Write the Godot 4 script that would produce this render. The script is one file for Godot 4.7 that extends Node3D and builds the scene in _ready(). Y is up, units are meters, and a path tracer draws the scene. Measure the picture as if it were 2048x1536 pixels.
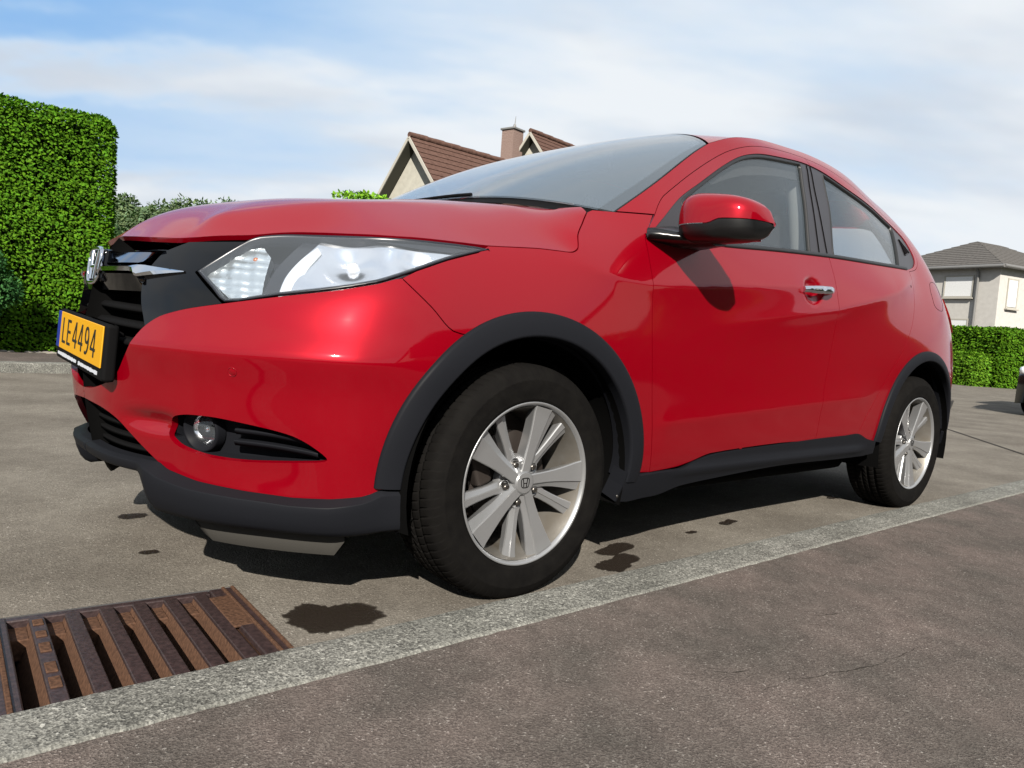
extends Node3D
# A red compact crossover parked at a kerb, seen from low down; y up, metres.
# The car points to -x, its left side faces +z. Body panels are cut out of one smooth shell (u along the plan outline, y up).

var rng := RandomNumberGenerator.new()
var M := {}

# ---------------------------------------------------------------- mesh helpers
class Buf:
	var v := PackedVector3Array()
	var n := PackedVector3Array()
	var c := PackedColorArray()
	var t := PackedVector2Array()
	var ix := PackedInt32Array()
	func add(p: Vector3, nn := Vector3.ZERO) -> int:
		v.append(p)
		n.append(nn)
		return v.size() - 1
	func tri(a: int, b: int, cc: int) -> void:
		ix.append(a)
		ix.append(b)
		ix.append(cc)
	func tri_to(a: int, b: int, cc: int, want: Vector3) -> void:
		if (v[cc] - v[a]).cross(v[b] - v[a]).dot(want) < 0.0:
			tri(a, cc, b)
		else:
			tri(a, b, cc)
	func smooth() -> void:
		for i in n.size():
			n[i] = Vector3.ZERO
		for k in range(0, ix.size(), 3):
			var a := ix[k]
			var b := ix[k + 1]
			var d := ix[k + 2]
			var f := (v[d] - v[a]).cross(v[b] - v[a])
			n[a] += f
			n[b] += f
			n[d] += f
		for i in n.size():
			n[i] = n[i].normalized() if n[i].length() > 1e-12 else Vector3.UP
	# rows of points; every row has the same count
	func grid(rows: Array, closed := false, flip := false) -> void:
		var first := v.size()
		var w: int = rows[0].size()
		for r in rows:
			for p in r:
				add(p)
		var start := ix.size()
		for i in rows.size() - 1:
			for j in (w if closed else w - 1):
				var a := first + i * w + j
				var b := first + i * w + (j + 1) % w
				var d := a + w
				var e := b + w
				if flip:
					tri(a, b, e)
					tri(a, e, d)
				else:
					tri(a, e, b)
					tri(a, d, e)
		for k in range(start, ix.size(), 3):
			var a := ix[k]
			var b := ix[k + 1]
			var d := ix[k + 2]
			var f := (v[d] - v[a]).cross(v[b] - v[a])
			n[a] += f
			n[b] += f
			n[d] += f
		for i in range(first, v.size()):
			n[i] = n[i].normalized() if n[i].length() > 1e-14 else Vector3.UP
	# flat convex or concave polygon in 3D, given in order
	func face(pts: PackedVector3Array, want := Vector3.ZERO) -> void:
		var nn := Vector3.ZERO
		for i in pts.size():
			nn += pts[i].cross(pts[(i + 1) % pts.size()])
		nn = nn.normalized()
		if want != Vector3.ZERO and nn.dot(want) < 0.0:
			nn = -nn
		var ax := nn.cross(Vector3.UP if absf(nn.y) < 0.9 else Vector3.RIGHT).normalized()
		var ay := nn.cross(ax)
		var flat := PackedVector2Array()
		var first := v.size()
		for p in pts:
			flat.append(Vector2(p.dot(ax), p.dot(ay)))
			add(p, nn)
		var tr := Geometry2D.triangulate_polygon(flat)
		for k in range(0, tr.size(), 3):
			tri_to(first + tr[k], first + tr[k + 1], first + tr[k + 2], nn)
	func box(center: Vector3, size: Vector3, basis := Basis()) -> void:
		var h := size / 2.0
		for ax in 3:
			for s in [-1.0, 1.0]:
				var a := Vector3.ZERO
				a[ax] = s * h[ax]
				var b := Vector3.ZERO
				b[(ax + 1) % 3] = h[(ax + 1) % 3]
				var d := Vector3.ZERO
				d[(ax + 2) % 3] = h[(ax + 2) % 3]
				face(PackedVector3Array([center + basis * (a - b - d), center + basis * (a + b - d), center + basis * (a + b + d), center + basis * (a - b + d)]), basis * a)
	# box with chamfered vertical and horizontal edges
	func soft_box(center: Vector3, size: Vector3, r: float, basis := Basis()) -> void:
		var h := size / 2.0
		var rows := []
		var prof := [[-h.y, -r], [-h.y + r * 0.3, -r * 0.3], [-h.y + r, 0.0], [h.y - r, 0.0], [h.y - r * 0.3, -r * 0.3], [h.y, -r]]
		for q in prof:
			var ring := PackedVector3Array()
			var hx: float = h.x + q[1]
			var hz: float = h.z + q[1]
			for k in 4:
				var sx := 1.0 if k == 0 or k == 3 else -1.0
				var sz := 1.0 if k < 2 else -1.0
				for m in 4:
					var an := (k + m / 3.0) * PI / 2.0
					ring.append(center + basis * Vector3(sx * (hx - r) + cos(an) * r, q[0], sz * (hz - r) + sin(an) * r))
			rows.append(ring)
		grid(rows, true, true)
		face(rows[0], basis * Vector3.DOWN)
		face(rows[5], basis * Vector3.UP)
	# profile of (radius, height) turned about +z
	func lathe(prof: PackedVector2Array, seg: int, flip := false) -> void:
		var rows := []
		for q in prof:
			var ring := PackedVector3Array()
			for k in seg:
				var an := TAU * k / seg
				ring.append(Vector3(cos(an) * q.x, sin(an) * q.x, q.y))
			rows.append(ring)
		grid(rows, true, flip)
	func tube(path: PackedVector3Array, r: float, seg := 8, r_end := -1.0) -> void:
		var rows := []
		for i in path.size():
			var d := (path[mini(i + 1, path.size() - 1)] - path[maxi(i - 1, 0)]).normalized()
			var a := d.cross(Vector3.UP if absf(d.y) < 0.95 else Vector3.RIGHT).normalized()
			var b := d.cross(a)
			var rr := r if r_end < 0.0 else lerpf(r, r_end, i / float(path.size() - 1))
			var ring := PackedVector3Array()
			for k in seg:
				var an := TAU * k / seg
				ring.append(path[i] + (a * cos(an) + b * sin(an)) * rr)
			rows.append(ring)
		grid(rows, true)
		face(rows[0])
		face(rows[-1])
	static func new_disc(r: float, z: float, bulge: float) -> Buf:
		var b := Buf.new()
		var prof := PackedVector2Array()
		for k in 6:
			var t := k / 5.0
			prof.append(Vector2(r * (1.0 - t), z + bulge * (1.0 - (1.0 - t) * (1.0 - t))))
		b.lathe(prof, 32)
		return b
	func moved(x: Transform3D) -> Buf:
		var o := Buf.new()
		for p in v:
			o.v.append(x * p)
		for q in n:
			o.n.append((x.basis * q).normalized())
		o.c = c.duplicate()
		o.t = t.duplicate()
		o.ix = ix.duplicate()
		if x.basis.determinant() < 0.0:
			for k in range(0, ix.size(), 3):
				o.ix[k + 1] = ix[k + 2]
				o.ix[k + 2] = ix[k + 1]
		return o
	func join(o: Buf) -> void:
		var first := v.size()
		v.append_array(o.v)
		n.append_array(o.n)
		c.append_array(o.c)
		t.append_array(o.t)
		for k in o.ix:
			ix.append(k + first)
	func mesh(into: ArrayMesh = null) -> ArrayMesh:
		var m := ArrayMesh.new() if into == null else into
		var a := []
		a.resize(Mesh.ARRAY_MAX)
		a[Mesh.ARRAY_VERTEX] = v
		a[Mesh.ARRAY_NORMAL] = n
		if c.size() == v.size():
			a[Mesh.ARRAY_COLOR] = c
		if t.size() == v.size():
			a[Mesh.ARRAY_TEX_UV] = t
		a[Mesh.ARRAY_INDEX] = ix
		m.add_surface_from_arrays(Mesh.PRIMITIVE_TRIANGLES, a)
		return m


func put(called: String, what, mat: Material, parent: Node = self) -> MeshInstance3D:
	var o := MeshInstance3D.new()
	o.name = called
	o.mesh = what.mesh() if what is Buf else what
	o.material_override = mat
	parent.add_child(o, true)
	return o


var taken := {}
func numbered(called: String) -> String:
	taken[called] = taken.get(called, 0) + 1
	return called if taken[called] == 1 else "%s_%03d" % [called, taken[called] - 1]


func tag(o: Node, label := "", category := "", group := "", kind := "") -> void:
	if label:
		o.set_meta("label", label)
	if category:
		o.set_meta("category", category)
	if group:
		o.set_meta("group", group)
	if kind:
		o.set_meta("kind", kind)


func thing(called: String, label: String, category: String, at := Vector3.ZERO, turn := 0.0, group := "") -> Node3D:
	var o := Node3D.new()
	o.name = numbered(called)
	add_child(o)
	o.position = at
	o.rotation.y = turn
	tag(o, label, category, group)
	return o


func structure(called: String, what, mat: Material, label: String) -> MeshInstance3D:
	var o := put(numbered(called), what, mat)
	tag(o, label, "", "", "structure")
	return o


# ---------------------------------------------------------------- textures and materials
func gray_noise(size: int, kind: int, freq: float, seed_: int, octaves := 3, value := false) -> PackedByteArray:
	var f := FastNoiseLite.new()
	f.seed = seed_
	f.noise_type = kind
	f.frequency = freq
	f.fractal_type = FastNoiseLite.FRACTAL_FBM if octaves > 1 else FastNoiseLite.FRACTAL_NONE
	f.fractal_octaves = octaves
	if value:
		f.cellular_return_type = FastNoiseLite.RETURN_CELL_VALUE
	var im := f.get_seamless_image(size, size, false, false, 0.1, true)
	im.convert(Image.FORMAT_L8)
	return im.get_data()


# grains of stone in a binder: returns [colour texture, height texture]
func aggregate(size: int, seed_: int, base: Color, light: Color, dark: Color, spread: float, white_share: float) -> Array:
	var fine := gray_noise(size, FastNoiseLite.TYPE_CELLULAR, 0.28, seed_, 1, true)
	var mid := gray_noise(size, FastNoiseLite.TYPE_CELLULAR, 0.13, seed_ + 1, 1, true)
	var blur := gray_noise(size, FastNoiseLite.TYPE_SIMPLEX_SMOOTH, 0.006, seed_ + 2, 5)
	var out := PackedByteArray()
	out.resize(size * size * 3)
	var hh := PackedByteArray()
	hh.resize(size * size)
	var cut := int(255 * (1.0 - white_share))
	for i in size * size:
		var g := (fine[i] * 0.62 + mid[i] * 0.38 - 127.0) / 127.0 * spread + (blur[i] - 127.0) / 127.0 * 0.13
		var cc := base.lerp(light, clampf(g, 0, 1)) if g > 0.0 else base.lerp(dark, clampf(-g, 0, 1))
		if mid[i] > cut and fine[i] > 110:
			cc = cc.lerp(light.lightened(0.25), 0.6)
		out[i * 3] = int(cc.r * 255)
		out[i * 3 + 1] = int(cc.g * 255)
		out[i * 3 + 2] = int(cc.b * 255)
		hh[i] = (fine[i] + mid[i] * 2) / 3
	return [ImageTexture.create_from_image(Image.create_from_data(size, size, false, Image.FORMAT_RGB8, out)), ImageTexture.create_from_image(Image.create_from_data(size, size, false, Image.FORMAT_L8, hh))]


func blotches(freq: float, seed_: int, lo: Color, hi: Color, size := 512, octaves := 5, kind := FastNoiseLite.TYPE_SIMPLEX_SMOOTH) -> ImageTexture:
	var g := gray_noise(size, kind, freq, seed_, octaves)
	var out := PackedByteArray()
	out.resize(size * size * 3)
	for i in size * size:
		var cc := lo.lerp(hi, g[i] / 255.0)
		out[i * 3] = int(cc.r * 255)
		out[i * 3 + 1] = int(cc.g * 255)
		out[i * 3 + 2] = int(cc.b * 255)
	return ImageTexture.create_from_image(Image.create_from_data(size, size, false, Image.FORMAT_RGB8, out))


func mat(called: String, color: Color, rough := 0.6, metal := 0.0) -> StandardMaterial3D:
	var m := StandardMaterial3D.new()
	m.resource_name = called
	m.albedo_color = color
	m.roughness = rough
	m.metallic = metal
	M[called] = m
	return m


func rgb8(r: int, g: int, b: int) -> Color:
	return Color(r / 255.0, g / 255.0, b / 255.0)


func world_tex(m: StandardMaterial3D, tex: Texture2D, metres: float, bump: Texture2D = null, bump_cm := 0.1, world := true) -> void:
	m.albedo_color = Color.WHITE
	m.albedo_texture = tex
	m.uv1_triplanar = true
	m.uv1_world_triplanar = world
	m.uv1_scale = Vector3.ONE / metres
	if bump:
		m.heightmap_enabled = true
		m.heightmap_texture = bump
		m.heightmap_scale = bump_cm


func wear(m: StandardMaterial3D, tex: Texture2D, metres: float) -> void:
	m.detail_enabled = true
	m.detail_blend_mode = BaseMaterial3D.BLEND_MODE_MUL
	m.detail_albedo = tex
	m.detail_uv_layer = BaseMaterial3D.DETAIL_UV_2
	m.uv2_triplanar = true
	m.uv2_world_triplanar = true
	m.uv2_scale = Vector3.ONE / metres


func glass(called: String, color: Color, alpha: float) -> StandardMaterial3D:
	var m := mat(called, Color(color.r, color.g, color.b, alpha), 0.0)
	m.transparency = BaseMaterial3D.TRANSPARENCY_ALPHA
	return m


func make_materials() -> void:
	var paint := mat("red_paint", Color(0.505, 0.0, 0.070), 0.36, 0.22)
	paint.metallic_specular = 0.1
	paint.clearcoat_enabled = true
	paint.clearcoat = 0.75
	paint.clearcoat_roughness = 0.045
	var piano := mat("gloss_black", Color(0.02, 0.022, 0.03), 0.05)
	piano.metallic_specular = 0.42
	var plastic := mat("black_plastic", Color(0.10, 0.105, 0.122), 0.48)
	plastic.metallic_specular = 0.14
	plastic.heightmap_enabled = true
	plastic.heightmap_texture = blotches(0.2, 5, Color.BLACK, Color.WHITE, 256, 2)
	plastic.heightmap_scale = 0.012
	plastic.uv1_triplanar = true
	plastic.uv1_scale = Vector3.ONE / 0.12
	mat("matt_black", Color(0.055, 0.055, 0.06), 0.75)
	mat("dark_void", Color(0.02, 0.02, 0.022), 0.95)
	mat("rubber_seal", Color(0.06, 0.06, 0.065), 0.45)
	mat("pillar_black", Color(0.15, 0.14, 0.155), 0.35)
	mat("chrome", Color(0.80, 0.81, 0.83), 0.07, 1.0)
	mat("dark_chrome", Color(0.46, 0.48, 0.52), 0.12, 1.0)
	mat("reflector", Color(0.90, 0.91, 0.93), 0.16, 1.0)
	mat("facet_reflector", Color(0.70, 0.74, 0.77), 0.30, 0.9)
	mat("smoked_chrome", Color(0.34, 0.38, 0.45), 0.10, 1.0)
	mat("lamp_white", Color(0.66, 0.69, 0.72), 0.35)
	mat("lamp_bezel", Color(0.12, 0.13, 0.16), 0.3, 0.2)
	var lamp_lens := glass("lamp_lens", Color(0.8, 0.85, 0.9), 0.03)
	lamp_lens.roughness = 0.02
	glass("side_glass", Color(0.08, 0.13, 0.135), 0.20)
	glass("rear_glass", Color(0.22, 0.52, 0.52), 0.42)
	glass("windscreen_glass", Color(0.38, 0.43, 0.48), 0.13).metallic = 0.15
	mat("amber_bulb", Color(0.62, 0.36, 0.22), 0.25)
	mat("bulb_glass", Color(0.85, 0.86, 0.88), 0.1, 0.6)
	mat("tail_red", Color(0.45, 0.02, 0.03), 0.08)
	var alloy := mat("alloy_silver", Color(0.52, 0.525, 0.535), 0.34, 0.65)
	alloy.clearcoat_enabled = true
	alloy.clearcoat = 0.5
	alloy.clearcoat_roughness = 0.12
	var barrel := mat("alloy_barrel", Color(0.48, 0.475, 0.465), 0.42, 0.6)
	wear(barrel, blotches(0.012, 71, rgb8(200, 190, 176), rgb8(245, 245, 245), 256), 0.35)
	var tyre := mat("tyre_rubber", Color(0.16, 0.15, 0.145), 0.82)
	world_tex(tyre, blotches(0.02, 15, rgb8(13, 12, 12), rgb8(21, 20, 19), 256), 0.3, blotches(0.15, 16, Color.BLACK, Color.WHITE, 256, 3), 0.03, false)
	mat("brake_iron", Color(0.20, 0.18, 0.17), 0.55, 0.6)
	mat("steel_nut", Color(0.35, 0.34, 0.33), 0.3, 0.9)
	mat("plate_yellow", Color(0.78, 0.57, 0.012), 0.45)
	mat("plate_blue", Color(0.07, 0.14, 0.52), 0.35)
	mat("plate_ink", Color(0.05, 0.05, 0.05), 0.5)
	mat("plate_white", Color(0.72, 0.74, 0.78), 0.5)
	mat("flap_grey", Color(0.25, 0.245, 0.235), 0.7)
	mat("seat_cloth", Color(0.20, 0.20, 0.21), 0.9)
	mat("cabin_grey", Color(0.30, 0.31, 0.31), 0.85)
	mat("mirror_black", Color(0.05, 0.05, 0.055), 0.3)
	mat("headlining", Color(0.24, 0.25, 0.26), 0.9)
	mat("cabin_dark", Color(0.08, 0.08, 0.085), 0.8)
	mat("pale_trim", Color(0.50, 0.52, 0.52), 0.8)

	var road := mat("road_asphalt", Color.WHITE, 0.85)
	var a := aggregate(1024, 11, rgb8(120, 115, 109), rgb8(172, 167, 160), rgb8(81, 78, 74), 0.54, 0.03)
	world_tex(road, a[0], 0.62, a[1], 0.16)
	wear(road, blotches(0.007, 12, rgb8(205, 203, 200), rgb8(255, 255, 252), 512), 2.7)
	var pave := mat("pavement_asphalt", Color.WHITE, 0.88)
	a = aggregate(1024, 31, rgb8(105, 98, 95), rgb8(168, 162, 158), rgb8(66, 62, 61), 0.56, 0.026)
	world_tex(pave, a[0], 0.55, a[1], 0.2)
	wear(pave, blotches(0.009, 33, rgb8(200, 203, 200), rgb8(255, 248, 245), 512), 1.9)
	var kerb := mat("kerb_granite", Color.WHITE, 0.85)
	a = aggregate(1024, 51, rgb8(124, 124, 122), rgb8(182, 182, 179), rgb8(72, 72, 72), 1.0, 0.04)
	world_tex(kerb, a[0], 0.85, a[1], 0.25)
	wear(kerb, blotches(0.01, 53, rgb8(205, 205, 200), rgb8(255, 255, 250), 512), 1.3)
	var stain := mat("oil_stain", Color(0.12, 0.10, 0.085), 0.6)
	stain.vertex_color_use_as_albedo = true
	stain.transparency = BaseMaterial3D.TRANSPARENCY_ALPHA
	stain.heightmap_enabled = true
	stain.heightmap_texture = a[1]
	stain.heightmap_scale = 0.2
	stain.uv1_triplanar = true
	stain.uv1_world_triplanar = true
	stain.uv1_scale = Vector3.ONE / 0.62
	mat("tar_seam", Color(0.20, 0.19, 0.18), 0.8)
	var rust := mat("rusty_iron", Color.WHITE, 0.72)
	world_tex(rust, blotches(0.06, 61, rgb8(62, 46, 38), rgb8(104, 77, 61), 512, 6), 0.4, blotches(0.12, 62, Color.BLACK, Color.WHITE, 256, 3), 0.12)
	var worn := mat("worn_iron", Color.WHITE, 0.42, 0.25)
	world_tex(worn, blotches(0.03, 63, rgb8(44, 35, 36), rgb8(76, 60, 60), 512), 0.3, blotches(0.12, 62, Color.BLACK, Color.WHITE, 256, 3), 0.05)

	var leaf := mat("hedge_leaf", Color.WHITE, 0.62)
	leaf.metallic_specular = 0.35
	leaf.vertex_color_use_as_albedo = true
	leaf.backlight_enabled = true
	leaf.backlight = Color(0.55, 0.75, 0.25)
	mat("hedge_twigs", Color(0.07, 0.085, 0.04), 0.95)
	mat("bark", Color(0.20, 0.16, 0.12), 0.9)
	var tiles := mat("roof_tile", Color.WHITE, 0.85)
	world_tex(tiles, blotches(0.03, 81, rgb8(76, 57, 51), rgb8(106, 83, 75), 512), 2.5)
	var slate := mat("grey_roof", Color.WHITE, 0.85)
	world_tex(slate, blotches(0.03, 82, rgb8(78, 77, 76), rgb8(108, 105, 103), 512), 3.0)
	var stucco := mat("cream_render", Color.WHITE, 0.9)
	world_tex(stucco, blotches(0.02, 83, rgb8(166, 164, 155), rgb8(182, 180, 170), 512), 3.0)
	var stucco2 := mat("grey_render", Color.WHITE, 0.9)
	world_tex(stucco2, blotches(0.02, 84, rgb8(178, 176, 173), rgb8(192, 190, 187), 512), 3.0)
	mat("barge_white", Color(0.66, 0.65, 0.62), 0.6)
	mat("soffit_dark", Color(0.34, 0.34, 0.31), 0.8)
	mat("shutter_white", Color(0.86, 0.87, 0.88), 0.5)
	mat("gutter_grey", Color(0.42, 0.42, 0.42), 0.5)
	var brick := mat("chimney_brick", Color.WHITE, 0.85)
	world_tex(brick, blotches(0.05, 85, rgb8(122, 102, 96), rgb8(150, 131, 125), 256), 1.0)
	mat("mortar", Color(0.60, 0.56, 0.52), 0.9)
	mat("window_dark", Color(0.06, 0.07, 0.08), 0.1)
	var soil := mat("verge_soil", Color.WHITE, 0.95)
	world_tex(soil, blotches(0.05, 86, rgb8(60, 52, 42), rgb8(110, 98, 84), 512), 1.2)
	mat("pebble", Color(0.55, 0.53, 0.50), 0.8)
	var lawn := mat("lawn", Color.WHITE, 0.95)
	world_tex(lawn, blotches(0.05, 87, rgb8(52, 78, 30), rgb8(86, 112, 48), 512), 2.0)
	mat("dark_car_paint", Color(0.03, 0.033, 0.04), 0.15).metallic_specular = 0.3
	# one grey step down for everything that is neither metal nor glass: the sun is strong against the sky here
	for m in M.values():
		if m.roughness >= 0.6 and m.metallic < 0.5:
			m.metallic_specular = 0.16
		if m.metallic < 0.5 and m.transparency == BaseMaterial3D.TRANSPARENCY_DISABLED:
			var c: Color = m.albedo_color.srgb_to_linear()
			m.albedo_color = Color(c.r * 0.65, c.g * 0.65, c.b * 0.65).linear_to_srgb()

# ---------------------------------------------------------------- the body shell
const SHELL_Y := [0.15, 0.25, 0.35, 0.47, 0.58, 0.65, 0.72, 0.8, 0.88, 0.96, 1.04, 1.12, 1.22, 1.35, 1.48, 1.58, 1.66]
const PLAN := [Vector2(-0.93, 0), Vector2(-0.918, 0.2), Vector2(-0.875, 0.37), Vector2(-0.79, 0.55), Vector2(-0.68, 0.69), Vector2(-0.555, 0.794), Vector2(-0.412, 0.855), Vector2(-0.205, 0.879), Vector2(0.1, 0.886), Vector2(0.5, 0.886), Vector2(1, 0.886), Vector2(1.6, 0.886), Vector2(2.2, 0.886), Vector2(2.6, 0.884), Vector2(2.9, 0.872), Vector2(3.1, 0.835), Vector2(3.25, 0.76), Vector2(3.33, 0.62), Vector2(3.36, 0.4), Vector2(3.37, 0.2), Vector2(3.372, 0)]
const NOSE_IN := [
	[-0.13, -0.06, -0.03, -0.008, 0, 0, -0.01, -0.02, -0.05, -0.11, -0.22, -0.35, -0.5, -0.7, -0.9, -1.05, -1.15],
	[-0.13, -0.06, -0.03, -0.01, 0, 0, -0.01, -0.022, -0.055, -0.115, -0.22, -0.35, -0.5, -0.7, -0.9, -1.05, -1.15],
	[-0.12, -0.06, -0.042, -0.021, -0.007, 0, -0.014, -0.032, -0.07, -0.13, -0.23, -0.35, -0.5, -0.7, -0.9, -1.05, -1.15],
	[-0.1, -0.055, -0.042, -0.021, -0.007, 0, -0.018, -0.045, -0.095, -0.165, -0.27, -0.38, -0.52, -0.7, -0.88, -1, -1.1],
	[-0.09, -0.05, -0.042, -0.021, -0.007, 0, -0.02, -0.05, -0.105, -0.185, -0.29, -0.4, -0.53, -0.68, -0.83, -0.95, -1.05],
	[-0.07, -0.04, -0.0252, -0.0126, -0.0042, 0, -0.018, -0.044, -0.09, -0.16, -0.26, -0.37, -0.5, -0.64, -0.78, -0.9, -1],
	[-0.05, -0.03, -0.0252, -0.0126, -0.0042, 0, -0.012, -0.032, -0.067, -0.122, -0.205, -0.31, -0.44, -0.58, -0.72, -0.84, -0.95]]
const SIDE_Z := [
	[0.84, 0.86, 0.868, 0.872, 0.875, 0.874, 0.866, 0.85, 0.824, 0.783, 0.715, 0.62, 0.5, 0.35, 0.2, 0.1, 0],
	[0.83, 0.855, 0.874, 0.883, 0.886, 0.886, 0.882, 0.873, 0.856, 0.828, 0.775, 0.69, 0.58, 0.44, 0.3, 0.2, 0.1],
	[0.8, 0.84, 0.868, 0.88, 0.884, 0.884, 0.882, 0.877, 0.87, 0.858, 0.838, 0.805, 0.745, 0.65, 0.54, 0.45, 0.35],
	[0.79, 0.83, 0.86, 0.874, 0.877, 0.877, 0.876, 0.875, 0.872, 0.866, 0.848, 0.82, 0.78, 0.727, 0.667, 0.607, 0.51],
	[0.79, 0.83, 0.86, 0.874, 0.877, 0.877, 0.876, 0.875, 0.873, 0.868, 0.853, 0.825, 0.785, 0.732, 0.676, 0.622, 0.53],
	[0.79, 0.83, 0.862, 0.876, 0.88, 0.88, 0.88, 0.879, 0.878, 0.873, 0.86, 0.832, 0.786, 0.73, 0.668, 0.6, 0.5],
	[0.8, 0.84, 0.868, 0.88, 0.886, 0.888, 0.888, 0.885, 0.88, 0.868, 0.849, 0.82, 0.775, 0.702, 0.605, 0.49, 0.35],
	[0.8, 0.84, 0.862, 0.873, 0.876, 0.876, 0.874, 0.868, 0.86, 0.847, 0.824, 0.79, 0.735, 0.64, 0.51, 0.38, 0.25]]
const TAIL_IN := [
	[-0.06, -0.03, -0.012, -0.003, 0, 0, -0.004, -0.012, -0.025, -0.045, -0.08, -0.13, -0.21, -0.33, -0.47, -0.6, -0.7],
	[-0.06, -0.03, -0.012, -0.003, 0, 0, -0.005, -0.014, -0.03, -0.055, -0.1, -0.16, -0.25, -0.38, -0.52, -0.65, -0.75],
	[-0.06, -0.03, -0.012, -0.003, 0, 0, -0.006, -0.018, -0.038, -0.075, -0.14, -0.21, -0.32, -0.46, -0.6, -0.72, -0.82],
	[-0.06, -0.03, -0.012, -0.003, 0, 0, -0.006, -0.02, -0.045, -0.09, -0.17, -0.26, -0.38, -0.53, -0.68, -0.8, -0.9],
	[-0.06, -0.03, -0.012, -0.003, 0, 0, -0.006, -0.02, -0.045, -0.09, -0.17, -0.27, -0.4, -0.56, -0.72, -0.85, -0.95],
	[-0.06, -0.03, -0.012, -0.003, 0, 0, -0.006, -0.02, -0.045, -0.09, -0.17, -0.27, -0.4, -0.56, -0.72, -0.85, -0.95]]
const STEP := 0.02
const LOW := 0.14
var su: Array[float] = []
var su_first := 0.0
var snu := 0
var sny := 0
var pg := PackedVector3Array()
var ng := PackedVector3Array()


func second(x: Array, y: Array) -> PackedFloat64Array:   # natural cubic spline
	var n := x.size()
	var m := PackedFloat64Array()
	var cp := PackedFloat64Array()
	var dp := PackedFloat64Array()
	m.resize(n)
	cp.resize(n)
	dp.resize(n)
	for i in range(1, n - 1):
		var h0: float = x[i] - x[i - 1]
		var h1: float = x[i + 1] - x[i]
		var r: float = 6.0 * ((y[i + 1] - y[i]) / h1 - (y[i] - y[i - 1]) / h0)
		var q := 2.0 * (h0 + h1) - h0 * cp[i - 1]
		cp[i] = h1 / q
		dp[i] = (r - h0 * dp[i - 1]) / q
	for i in range(n - 2, 0, -1):
		m[i] = dp[i] - cp[i] * m[i + 1]
	return m


func spline(x: Array, y: Array, m: PackedFloat64Array, t: float) -> float:
	var i := 0
	while i < x.size() - 2 and t > x[i + 1]:
		i += 1
	var h: float = x[i + 1] - x[i]
	var a: float = (x[i + 1] - t) / h
	var b: float = (t - x[i]) / h
	return a * y[i] + b * y[i + 1] + ((a * a * a - a) * m[i] + (b * b * b - b) * m[i + 1]) * h * h / 6.0


func make_shell() -> void:
	var acc := 0.0
	for i in PLAN.size():
		if i:
			acc += PLAN[i].distance_to(PLAN[i - 1])
		su.append(acc)
	var shift := su[8] - 0.1
	for i in su.size():
		su[i] -= shift
	su_first = su[0]
	snu = int((su[-1] - su[0]) / STEP) + 2
	sny = int((1.68 - LOW) / STEP) + 2
	var px := PLAN.map(func(q): return q.x)
	var pz := PLAN.map(func(q): return q.y)
	var mx := second(su, px)
	var mz := second(su, pz)
	var cols := []
	for i in PLAN.size():
		cols.append(NOSE_IN[i] if i < 7 else TAIL_IN[i - 15] if i >= 15 else SIDE_Z[i - 7].map(func(z): return z - PLAN[i].y))
	var rows := []
	for r in SHELL_Y.size():
		var ys := cols.map(func(q): return q[r])
		var m := second(su, ys)
		var line := PackedFloat64Array()
		for k in snu:
			line.append(spline(su, ys, m, su_first + k * STEP))
		rows.append(line)
	for k in snu:
		var u := su_first + k * STEP
		var ys := rows.map(func(q): return q[k])
		var m := second(SHELL_Y, ys)
		var at := Vector3(spline(su, px, mx, u), 0, spline(su, pz, mz, u))
		var dx := spline(su, px, mx, u + 0.001) - spline(su, px, mx, u - 0.001)
		var dz := spline(su, pz, mz, u + 0.001) - spline(su, pz, mz, u - 0.001)
		var nn := Vector3(-dz, 0, dx).normalized()
		ng.append(nn)
		for j in sny:
			var y := LOW + j * STEP
			pg.append(at + nn * spline(SHELL_Y, ys, m, y) + Vector3(0, y, 0))


func ridge(t: float, h: float, l: float, w: float) -> float:
	return h * exp(-(sqrt(t * t + w * w) - w) / l)


func line_y(u: float, pts: Array) -> float:
	for i in pts.size() - 1:
		if u < pts[i + 1].x or i == pts.size() - 2:
			var k: float = (u - pts[i].x) / (pts[i + 1].x - pts[i].x)
			k = clampf(k, -0.5, 1.5)
			return lerpf(pts[i].y, pts[i + 1].y, k)
	return 0.0


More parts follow.
